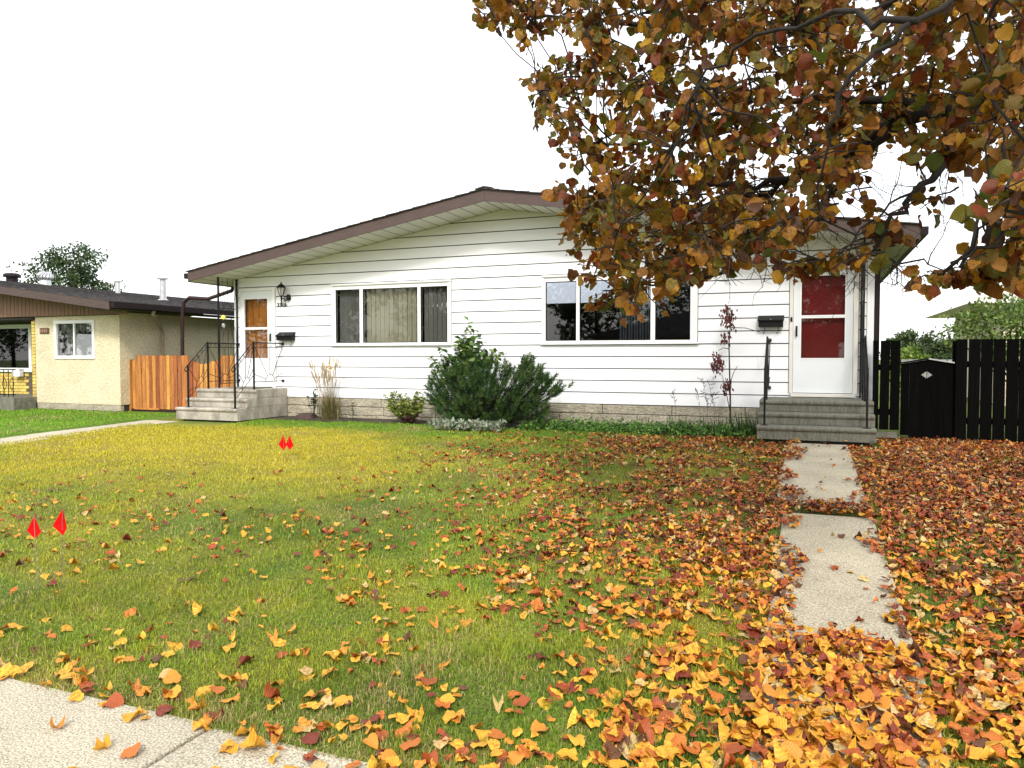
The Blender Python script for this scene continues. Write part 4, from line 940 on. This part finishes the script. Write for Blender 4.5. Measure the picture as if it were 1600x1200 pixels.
# ================================================================== LINDEN TREE (trunk right of the frame, crown reaching over)
TB = Vector((15.1, -6.6, float(g(15.1,-6.6))))
tree = empty('linden_tree', TB, 'large autumn linden tree with brown and golden leaves overhanging from the right', 'tree')
tk = MB(); tk.tube([TB-Vector((0,0,.1)),TB+Vector((0,0,.25)),TB+Vector((-.05,.02,1.4)),TB+Vector((-.1,.0,2.7)),TB+Vector((-.05,.1,5)),TB+Vector((.1,.1,8.5))], [.34,.25,.21,.20,.13,.03], 12); tk.build('trunk', M['bark'], tree, smooth=True)
LIMB = []                                                          # (points, r0, r1)
fork = TB+Vector((-.1,0,2.9))
LIMB.append(([fork, at(1660,168,5.0), at(1540,166,5.0), at(1470,172,5.1), at(1405,192,5.3), at(1368,218,5.5), at(1290,262,5.9), at(1200,300,6.3), at(1080,330,6.7)], .085, .012))
LIMB.append(([fork+Vector((0,0,.3)), at(1640,120,5.2), at(1560,125,5.3), at(1500,148,5.3), at(1440,160,5.4), at(1300,150,5.8), at(1150,160,6.3), at(1000,150,6.8), at(880,140,7.1)], .06, .008))
LIMB.append(([fork+Vector((0,0,.9)), at(1700,-90,5.0), at(1500,-50,5.2), at(1330,40,5.6), at(1180,60,6.0), at(1000,40,6.6), at(850,25,7.0), at(770,20,7.3)], .05, .008))
LIMB.append(([at(1405,192,5.3), at(1330,270,5.6), at(1270,345,5.9), at(1190,385,6.1), at(1130,425,6.3), at(1040,440,6.6), at(960,450,6.8)], .03, .007))
LIMB.append(([at(1290,262,5.9), at(1180,290,6.3), at(1060,290,6.7), at(960,300,7.0), at(890,320,7.2)], .03, .008))
LIMB.append(([at(1150,160,6.3), at(1060,210,6.6), at(950,230,6.9), at(870,215,7.2)], .025, .007))
LIMB.append(([fork, at(1700,240,3.9), at(1610,300,3.5), at(1560,370,3.4), at(1500,418,3.5), at(1455,432,3.6)], .020, .003))
LIMB.append(([fork+Vector((0,-.2,.5)), at(1750,-80,3.4), at(1560,-30,3.0), at(1420,40,2.9), at(1330,110,3.0), at(1290,220,3.1), at(1280,330,3.3)], .018, .004))
LIMB.append(([at(1420,40,2.9), at(1300,30,3.3), at(1180,60,3.7), at(1090,130,4.1), at(1050,230,4.5)], .014, .004))
LIMB.append(([at(1540,166,5.0), at(1480,240,4.7), at(1420,310,4.6), at(1380,370,4.7), at(1345,410,4.8)], .03, .006))
LIMB.append(([at(1620,300,3.6), at(1590,330,2.8), at(1560,320,2.5)], .012, .003))
for pts, r0, r1 in LIMB:
    sm = []
    for i in range(len(pts)-1):
        for k in range(4): t = k/4; sm.append(Vector(pts[i]).lerp(Vector(pts[i+1]), t)+Vector((random.uniform(-1,1),random.uniform(-1,1),random.uniform(-1,1)))*.032)
    sm.append(Vector(pts[-1])); MB().tube(sm, r0, 7, r1).build('branch', M['bark'], tree, smooth=True)
LP = np.array([tuple(Vector(a).lerp(Vector(b), t)) for pts, _, _ in LIMB for a, b in zip(pts[1:], pts[2:]) for t in np.linspace(0,1,8)])
def inpoly(x, y, poly):
    c = False; n = len(poly)
    for i in range(n):
        x1, y1 = poly[i]; x2, y2 = poly[(i+1) % n]
        if (y1 > y) != (y2 > y) and x < (x2-x1)*(y-y1)/(y2-y1)+x1: c = not c
    return c
MAIN = [(728,-40),(738,10),(765,35),(830,60),(900,50),(925,85),(860,85),(815,110),(808,130),(838,170),(850,225),(895,262),(855,280),(862,320),(885,350),(885,400),(905,440),(912,482),(960,505),(1030,498),(1055,455),(1110,425),(1190,412),(1235,395),(1275,365),(1300,335),(1325,300),(1345,260),(1370,225),(1440,195),(1600,180),(1680,170),(1680,-120),(900,-120)]
RGAP = [(1330,320),(1420,290),(1445,340),(1410,380),(1340,400)]
RLOW = [(1425,430),(1460,410),(1495,415),(1535,365),(1610,330),(1640,430),(1580,440),(1530,430),(1445,448)]
RMID = [(1500,300),(1560,262),(1640,225),(1640,340),(1560,335)]
tips = []
def add_tips(poly, n, dfun, bb):
    k = 0
    while k < n:
        x, y = random.uniform(bb[0],bb[1]), random.uniform(bb[2],bb[3])
        if inpoly(x, y, poly): tips.append((at(x, y, dfun(x, y)), 1)); k += 1
def dmain(x, y):
    near = 5.4+(x-750)/850*(3.1-5.4); t = random.random()
    return near+(7.4-near)*(t if x < 1150 else t**.8)
add_tips(MAIN, 1320, dmain, (700,1680,-120,520)); add_tips([(1180,420),(1250,400),(1345,385),(1345,420),(1240,430)], 9, lambda x, y: random.uniform(4.6,5.4), (1180,1345,385,430)); add_tips([(1425,215),(1500,190),(1640,170),(1640,300),(1560,290),(1490,300),(1430,270)], 34, lambda x, y: random.uniform(3.6,5.6), (1425,1640,170,300)); add_tips(RGAP, 9, lambda x, y: random.uniform(4.4,5.4), (1330,1445,290,400)); add_tips(RLOW, 40, lambda x, y: random.uniform(3.4,4.4), (1420,1640,330,450)); add_tips(RMID, 10, lambda x, y: random.uniform(2.6,3.4), (1500,1640,225,340))
for _ in range(700):                                              # the crown above and to the right, out of the picture
    d = Vector((random.gauss(0,1),random.gauss(0,1),random.gauss(0,1))).normalized()*random.uniform(.4,1)**.6
    p = TB+Vector((d.x*5.2,d.y*5.2,6.3+d.z*3.6)); X, Y_, Z_ = project(np.array([tuple(p)]))
    if Z_[0] > .3 and -40 < X[0] < 1620 and Y_[0] > -60: continue
    if (p-CAM).length < 2.2: continue
    tips.append((p, 0))
sec = random.sample([t for t, v in tips if v], 90); SB_ = []
for tp in sec:
    dd = ((LP-np.array(tp))**2).sum(1); near = np.argsort(dd)[:60]; a = Vector(LP[random.choice(list(near))])
    if (a-tp).length > 2.2 or (a-tp).length < .25: continue
    pts = wander(a, tp, 7, .08, .04); SB_.append(pts)
    MB().tube(pts, .009, 5, .003).build('branch', M['bark'], tree, smooth=True)
LP = np.concatenate([LP]+[np.array([tuple(p) for p in pts[2:]]) for pts in SB_])
tw = MB(); LPs, LT, LN, LS, LV = [], [], [], [], []
for tp, vis in tips:
    tpn = np.array(tp); dd = ((LP-tpn)**2).sum(1)
    if vis:
        i0 = int(dd.argmin()); a = Vector(LP[i0]); L = (tp-a).length
        if L > .7: a = tp+((a-tp)/L+Vector((random.gauss(0,.5),random.gauss(0,.5),random.gauss(.1,.4)))).normalized()*random.uniform(.35,.65)
        elif L < .12: a = a+Vector((.3,.1,.1))
    else:
        a = tp+(TB+Vector((0,0,5))-tp).normalized()*.7
    pts = wander(a, tp, 4, .05, .05); 
    if vis: tw.tube(pts, .007, 4, .0025, False)
    nl = random.randint(6, 9) if vis else random.randint(5, 7); out = (tp-a).normalized() if (tp-a).length > .05 else Vector((-1,0,0))
    for k in range(nl):
        t = 1-.85*random.random()**1.3; i = min(int(t*4), 3); q_ = pts[i].lerp(pts[i+1], t*4-i)
        side = Vector((random.gauss(0,1),random.gauss(0,1),random.gauss(0,.5))).normalized()
        e = q_+side*random.uniform(.02,.07)+Vector((0,0,-random.uniform(0,.04)))
        if vis and k < 4: tw.tube([q_, e], .0016, 3, .0013, False)
        T_ = out*.5+side*.7+Vector((random.gauss(0,.35),random.gauss(0,.35),-.75+random.gauss(0,.4)))
        LPs.append(tuple(e)); LT.append(tuple(T_)); LN.append((random.gauss(0,1),random.gauss(0,1),random.gauss(.5,.8))); LS.append((.040+.056*random.random()**.8)*(1 if vis else 1.6)); LV.append(vis)
# bare twigs hanging below the leaves
for _ in range(90):
    x, y = random.choice([(random.uniform(1060,1440),random.uniform(380,460)),(random.uniform(1380,1600),random.uniform(230,400))]); e = at(x, y, random.uniform(4.2,6)); i0 = int(((LP-np.array(e))**2).sum(1).argmin()); a = Vector(LP[i0])
    if (a-e).length > 1.4: a = e+(a-e).normalized()*.6
    tw.tube(wander(a, e, 5, .06), .004, 4, .0016, False)
    for _k in range(3): q_ = a.lerp(e, random.uniform(.4,.95)); tw.tube(wander(q_, q_+Vector((random.gauss(0,.12),random.gauss(0,.1),random.gauss(-.03,.1))), 3, .08), .0022, 3, .001, False)
tw.build('twigs', M['twig'], tree)
LPs, LT, LN, LS, LV = map(np.array, (LPs, LT, LN, LS, LV)); nL = len(LPs)
B_, T_, N_ = frames(LT.astype(float), LN.astype(float)); shp = rng.integers(0, len(SH_TREE), nL); pal = rng.choice(len(PAL_TREE), nL, p=PT_W)
px, py, pz = project(LPs); size = np.where((pz > .5) & (px > 0) & (px < 1600) & (py > 0) & (py < 1200), LS/np.maximum(pz, .1), 0)
big = np.argsort(-size)[:300]; rest = np.setdiff1d(np.arange(nL), big)
for i in big:
    o = bpy.data.objects.new('leaf', leaf_mesh(SH_TREE, 'tree', shp[i], pal[i], PAL_TREE, M['lindenleaf'])); COL.objects.link(o); o.parent = tree
    o.matrix_local = Matrix.Translation(-TB) @ leaf_matrix(LPs[i], B_[i], T_[i], N_[i], LS[i])
V, T, C, U = scatter(LPs[rest], B_[rest], T_[rest], N_[rest], LS[rest], shp[rest], pal[rest], SH_TREE_LO, PAL_TREE)
arr_mesh('foliage', V, T, M['lindenleaf'], C, U, tree, True, 'stuff')

# ================================================================== FALLEN LEAVES
def litter_density(u, y):
    """leaves per square metre, relative to 1 under the tree"""
    s_ = u-(5.4+.12*(-y))                                          # lawn clears up towards the upper left
    d = np.clip(s_/5.2, 0, 1)**1.55*.52
    d = np.maximum(d, .05*np.clip((-y-5.5)/3, 0, 1)*(u > 3))
    d = np.where(u > 10.6, np.maximum(d, .36+.35*np.clip((u-10.6)/.6,0,1)), d)
    d = np.where(u > 12.02, .95, d)
    d = np.where(u < 10.75, d*(1-.55*np.clip((-y-7.6)/1.6,0,1)), d)
    low = np.clip((-y-8.4)/1.1, 0, 1)
    d = np.where((u > 10.75) & (u < 12.1), np.maximum(d, low*.95), d)
    n = vnoise(u, y, 1.6, 3)*.6+vnoise(u, y, 4.2, 4)*.6
    d = d*np.clip(n*3.4-.95, np.where(u > 12.02, .5, np.where(u > 10.6, .35, .08)), 1.9)
    onwalk = (u > 11.26) & (u < 11.98) & (y < -1.6) & (y > -10.47)
    wl_ = np.where(y > -8.7, .012, np.where(y > -10.15, 1.25, .4)); d = np.where(onwalk, wl_, d)
    edgew = (u > 11.18) & (u < 11.56) & (y < -1.7) & (y > -8.8); d = np.where(edgew, .75*(vnoise(u, y, 2.2, 9) > (u-11.16)*2.3), d)
    edger = (u > 11.86) & (u < 12.03) & (y < -4.5) & (y > -8.8); d = np.where(edger, .5*(vnoise(u, y, 2.2, 11) > (12.04-u)*4.5), d)
    gap = (u > 11.2) & (u < 12.05) & (y < -5.62) & (y > -6.0); d = np.where(gap, .95, d)
    walk_s = y < -10.47; sl_ = np.clip((u-8.6)/2.6, 0, 1)**1.5*.42+.012; d = np.where(walk_s, sl_*np.clip(1-(-10.47-y)/1.1, .15, 1), d)
    verge = (y < -10.2) & (y > -10.62); d = np.where(verge, np.maximum(d, .11+.3*np.clip((u-9.3)/1.5,0,1)), d)
    steps_ = (y > -1.62) & (((u > 10.75) & (u < 12.42)) | (u < 10.7)); d = np.where(steps_ & (y > -1.62), np.where(u < 10.7, d*np.clip((-.95-y)/.4, 0, 1), 0), d)
    d = np.where((y > -.4), 0, d)
    return np.clip(d*(1-.22*np.clip((-y-7)/3,0,1)), 0, 1)
ncand = 480000
cu_ = rng.uniform(2.0, 17.5, ncand); cy_ = rng.uniform(-11.9, -.4, ncand)
DMAX = 930.0; keep = rng.random(ncand) < litter_density(cu_, cy_)*DMAX*(15.5*11.5)/ncand
fu, fy_ = cu_[keep], cy_[keep]; X, Y_, Z_ = project(np.stack([fu, fy_, g(fu, fy_)], 1)); k_ = (Z_ > .5) & (X > -120) & (X < 1720) & (Y_ < 1300); fu, fy_ = fu[k_], fy_[k_]; nF = len(fu)
lay = np.clip(litter_density(fu, fy_), 0, 1)
fz = np.where(fy_ < -10.48, .014, g(fu, fy_)+.012+.022*(1-lay)*rng.random(nF)); onw = (fu > 11.24) & (fu < 12.0) & (fy_ < -1.72) & (fy_ > -10.47); fz = np.where(onw, g(11.6, fy_)+.034+.035*(fy_ > -5.62), fz)
fz = fz+lay*rng.uniform(0,.045,nF)+.012-.010*(~onw)*(fy_ > -10.45)
az = rng.uniform(0, 6.283, nF); T_ = np.stack([np.cos(az), np.sin(az), rng.normal(0,.12,nF)], 1); N_ = np.stack([rng.normal(0,.26,nF), rng.normal(0,.26,nF), np.where(rng.random(nF) < .5, 1., -1.)], 1)
B_, T_, N_ = frames(T_, N_); FP = np.stack([fu, fy_, fz], 1); FS = (.026+.040*rng.random(nF)**1.2)*(1+.36*np.clip((-fy_-7)/3,0,1)); shp = rng.integers(0, len(SH_LIT), nF)
# fresher, yellower leaves near the sidewalk, browner ones up the lawn
fresh = np.clip((-fy_-6.5)/3.5, 0, 1); pal = np.zeros(nF, int)
for i in range(nF):
    wts = PL_W*np.array([.30+2.6*fresh[i],1-.25*fresh[i],1.5-.8*fresh[i],1.5-.9*fresh[i],1.3-.7*fresh[i],.7+1.1*fresh[i],2.2-1.8*fresh[i]]); pal[i] = np.searchsorted(np.cumsum(wts)/wts.sum(), rng.random())
pal = np.clip(pal, 0, len(PAL_LIT)-1)
X, Y_, Z_ = project(FP); vis = (X > 5) & (X < 1595) & (Y_ > 600) & (Y_ < 1195); size = np.where(vis, FS/Z_, 0); big = np.argsort(-size)[:300]; rest = np.setdiff1d(np.arange(nF), big)
CN = ('golden yellow','orange','rust brown','dark red brown','pale tan','amber','dull brown')
for i in big:
    o = bpy.data.objects.new('fallen_leaf', leaf_mesh(SH_LIT, 'lit', shp[i], pal[i], PAL_LIT, M['litterleaf'])); COL.objects.link(o); o.matrix_world = leaf_matrix(FP[i], B_[i], T_[i], N_[i], FS[i])
    u_, y_ = FP[i][0], FP[i][1]
    sx, sy = X[i], Y_[i]; nz = abs(N_[i][2]); state = 'flat' if nz > .97 else ('tilted' if nz > .9 else 'upturned'); sz_ = 'small' if FS[i] < .066 else ('broad' if FS[i] > .082 else 'medium')
    if y_ < -10.48: where = 'on the sidewalk '+('at the left edge' if sx < 170 else 'left of its joint' if u_ < SW else 'right of its joint' if sx < 700 else 'by the walkway end')
    elif 11.24 < u_ < 12: where = 'on the walkway '+('beyond its leafy end' if sy < 985 else 'end, left side' if u_ < 11.45 else 'end, middle' if u_ < 11.75 else 'end, right side')+(' near sidewalk' if sy > 1090 else '')
    elif u_ >= 12: where = 'right of the walkway '+('near the right edge' if sx > 1500 else 'along its border')+(' near sidewalk' if sy > 1090 else '')
    elif u_ > 10.5: where = 'left of the walkway '+('along its border' if u_ > 10.95 else 'on the grass')+(' near sidewalk' if sy > 1090 else '')
    else: where = 'on the grass '+('at the sidewalk edge' if y_ < -10.1 else 'above the sidewalk')+(' far left' if sx < 300 else ' left of centre' if sx < 650 else ' near the centre')
    tag(o, '%s %s %s leaf %s' % (sz_, state, CN[pal[i]], where), 'leaf', 'fallen linden leaves')
V, T, C, U = scatter(FP[rest], B_[rest], T_[rest], N_[rest], FS[rest], shp[rest], pal[rest], SH_LIT_LO, PAL_LIT)
tag(arr_mesh('leaf_litter', V, T, M['litterleaf'], C, U), 'carpet of fallen brown orange and yellow leaves', 'leaf litter', kind='stuff')

# ================================================================== GRASS
def grass(name, label, u0, u1, y0, y1, n0, hcut):
    n = n0; u = rng.uniform(u0, u1, n); y = rng.uniform(y0, y1, n)
    d = np.sqrt((u-CAM.x)**2+(y-CAM.y)**2); X, Y_, Z_ = project(np.stack([u, y, g(u, y)], 1))
    p = np.clip((3.4/d)**2, .15, 1)
    k = (rng.random(n) < p) & (Z_ > .5) & (X > -150) & (X < 1750) & (Y_ < 1280)
    k &= ~((u > 11.27) & (u < 11.98) & (y < -1.7)); k &= ~((u > -.2) & (u < 1.36) & (y > -1.6)); k &= ~((u > 10.78) & (u < 12.4) & (y > -1.58)); k &= ~((u > -1.14) & (u < -.28) & (y > -9.7))&~((u>-.3)&(u<1.32)&(y>-2.32)&(y<-1.6)); k &= ~((u > 12.74) & (u < 13.62) & (y > -1.57))
    k &= ~((y > -.72-.12*np.sin(u*1.3)) & (u > 1.35) & (u < 10.8))
    u, y, d = u[k], y[k], d[k]; n = len(u)
    yel = np.clip(yellowness(u, y)+rng.normal(0,.12,n), 0, 1)
    col = lawn_colour(u, y, yel)*rng.uniform(.7,1.3,(n,1))
    straw = rng.random(n) < .07+.5*np.clip((-y-10.15)/.3,0,1)+.45*np.clip(vnoise(u, y, 1.4, 41)*vnoise(u, y, 3.1, 42)*2.6-.95,0,1); col[straw] = np.array((.42,.34,.14))*rng.uniform(.6,1.2,(straw.sum(),1))
    h = rng.uniform(.5,1.15,n)*(.016+.022*vnoise(u, y, 2.2, 33)+.034*vnoise(u, y, 6, 34)**2); w_ = .0011+.00029*d
    az = rng.uniform(0,6.283,n); ln = np.abs(rng.normal(0,.65,n)); dr = np.stack([np.cos(az),np.sin(az),np.zeros(n)],1); a2 = rng.uniform(0,6.283,n); sd_ = np.stack([np.cos(a2),np.sin(a2),np.zeros(n)],1)*w_[:,None]
    b = np.stack([u, y, g(u, y)-.002],1); mid = b+dr*(h*ln*.35)[:,None]; mid[:,2] += h*.6; tip = b+dr*(h*ln)[:,None]; tip[:,2] += h*(1-.35*np.clip(ln,0,1.5))
    V = np.stack([b-sd_,b+sd_,mid-sd_*.8,mid+sd_*.8,tip],1).reshape(-1,3); o = (np.arange(n)*5)[:,None]
    T = np.concatenate([o+np.array((0,1,3)),o+np.array((0,3,2)),o+np.array((2,3,4))],0)
    C = np.repeat(col,5,0); C = C.reshape(n,5,3); C = C.reshape(-1,3)
    ob = arr_mesh(name, V, T, M['grass'], C, None, None, True); tag(ob, label, 'grass', kind='stuff'); return n
n1 = grass('grass', 'patchy green and yellow grass blades covering the front lawn', -.9, 17, -10.52, .2, 2000000, 0)
n2 = grass('neighbour_grass', 'bright green grass blades on the neighbour lawn', -10, -1.1, -7, -.35, 330000, 0)
print('grass', n1, n2, 'tree leaves', nL, 'fallen', nF)

# ================================================================== MARKER FLAGS
def flag(px, py0, py1, d, wpx, skew, label, lean=0.0, dark=False):
    top = at(px, py0, d); bot = at(px, py1, d); s = d/FPX; h = (py1-py0)*s; wd = wpx*s
    gz = float(g(top.x, top.y)); base = Vector((top.x+lean, top.y, gz)); r = empty('marker_flag', base, label, 'flag', 'red utility marker flags')
    MB().tube([base-Vector((0,0,.01)), top+Vector((0,0,.005))], .0022, 5).build('wire', M['wire'], r)
    X = RT; pts = [top, top-Vector((0,0,h*.62))-X*wd*(.5+skew), top-Vector((0,0,h))-X*wd*.1*skew, top-Vector((0,0,h*.70))+X*wd*(.5-skew)]
    fo = Vector((-FW.x,-FW.y,0))*.02; c = MB()
    mid = top-Vector((0,0,h*.55))
    ring = [pts[0], pts[1]+fo, pts[2], pts[3]+fo*.6]
    for a, b in ((0,1),(1,2),(2,3),(3,0)): c.poly([ring[a], ring[b], mid-fo*.5])
    off = Vector((-FW.x,-FW.y,0))*-.0025
    for a, b in ((0,1),(1,2),(2,3),(3,0)): c.poly([ring[b]+off, ring[a]+off, mid-fo*.5+off])
    for a, b in ((0,1),(1,2),(2,3),(3,0)): c.poly([ring[a], ring[a]+off, ring[b]+off, ring[b]])
    c.build('pennant', M['flag'], r)
flag(53, 806, 842, 4.95, 21, -.1, 'red marker flag nearest the left edge of the lawn', .02)
flag(98, 795, 837, 5.0, 21, .15, 'red marker flag right of its twin at the lower left', -.03)
flag(443, 679, 704, 10.0, 12, .1, 'left flag of the red pair in the middle of the lawn')
flag(452, 680, 703, 10.0, 12, -.1, 'right flag of the red pair in the middle of the lawn', -.03)
flag

# ================================================================== ACROSS THE STREET (out of view; trees added so the panes mirror less sky)
oh = empty('facing_bungalow', (6,-33,-.1), 'low bungalow across the street mirrored in the right window', 'house')
MB().box(-1,13,-38,-33,-.2,2.9).build('wall', M['batten'], oh); MB().prism([(-1.6,-32.4,2.85),(13.6,-32.4,2.85),(6,-32.4,4.6)], [(-1.6,-38,2.85),(13.6,-38,2.85),(6,-38,4.6)]).build('roof', M['shingle'], oh)
for a in (1.0, 8.2): MB().box(a,a+2.4,-32.99,-32.95,1,2.3).build('window', M['white'], oh)
for x, y, h, rd, lb in ((-54,-32,10,4.4,'unseen street tree added to darken the neighbour picture window'),(-42,-31,10,4.2,'unseen street tree added to darken the neighbour bedroom window'),(-34,-31,9,3.6,'unseen added street tree farther left of the facing bungalow'),(-27,-30,9,3.4,'unseen street tree added to darken the left storm door'),(-19,-31,10,3.6,'unseen street tree mirrored in the left pane of the left window'),(-12,-33,9.5,3.4,'unseen street tree mirrored in the right pane of the left window'),(-3,-41,11,4.4,'unseen tall tree added left behind the facing bungalow'),(5.5,-42,11,4.4,'unseen tall tree added centrally behind the facing bungalow'),(14,-41,11,4.4,'unseen tall tree added right behind the facing bungalow')):
    clump_tree('unseen_street_tree', (x,y,-.15), h, rd, lb, G3, 60, 3600, .36, group='unseen trees across the street', zlo=.1, trunk_r=.2)
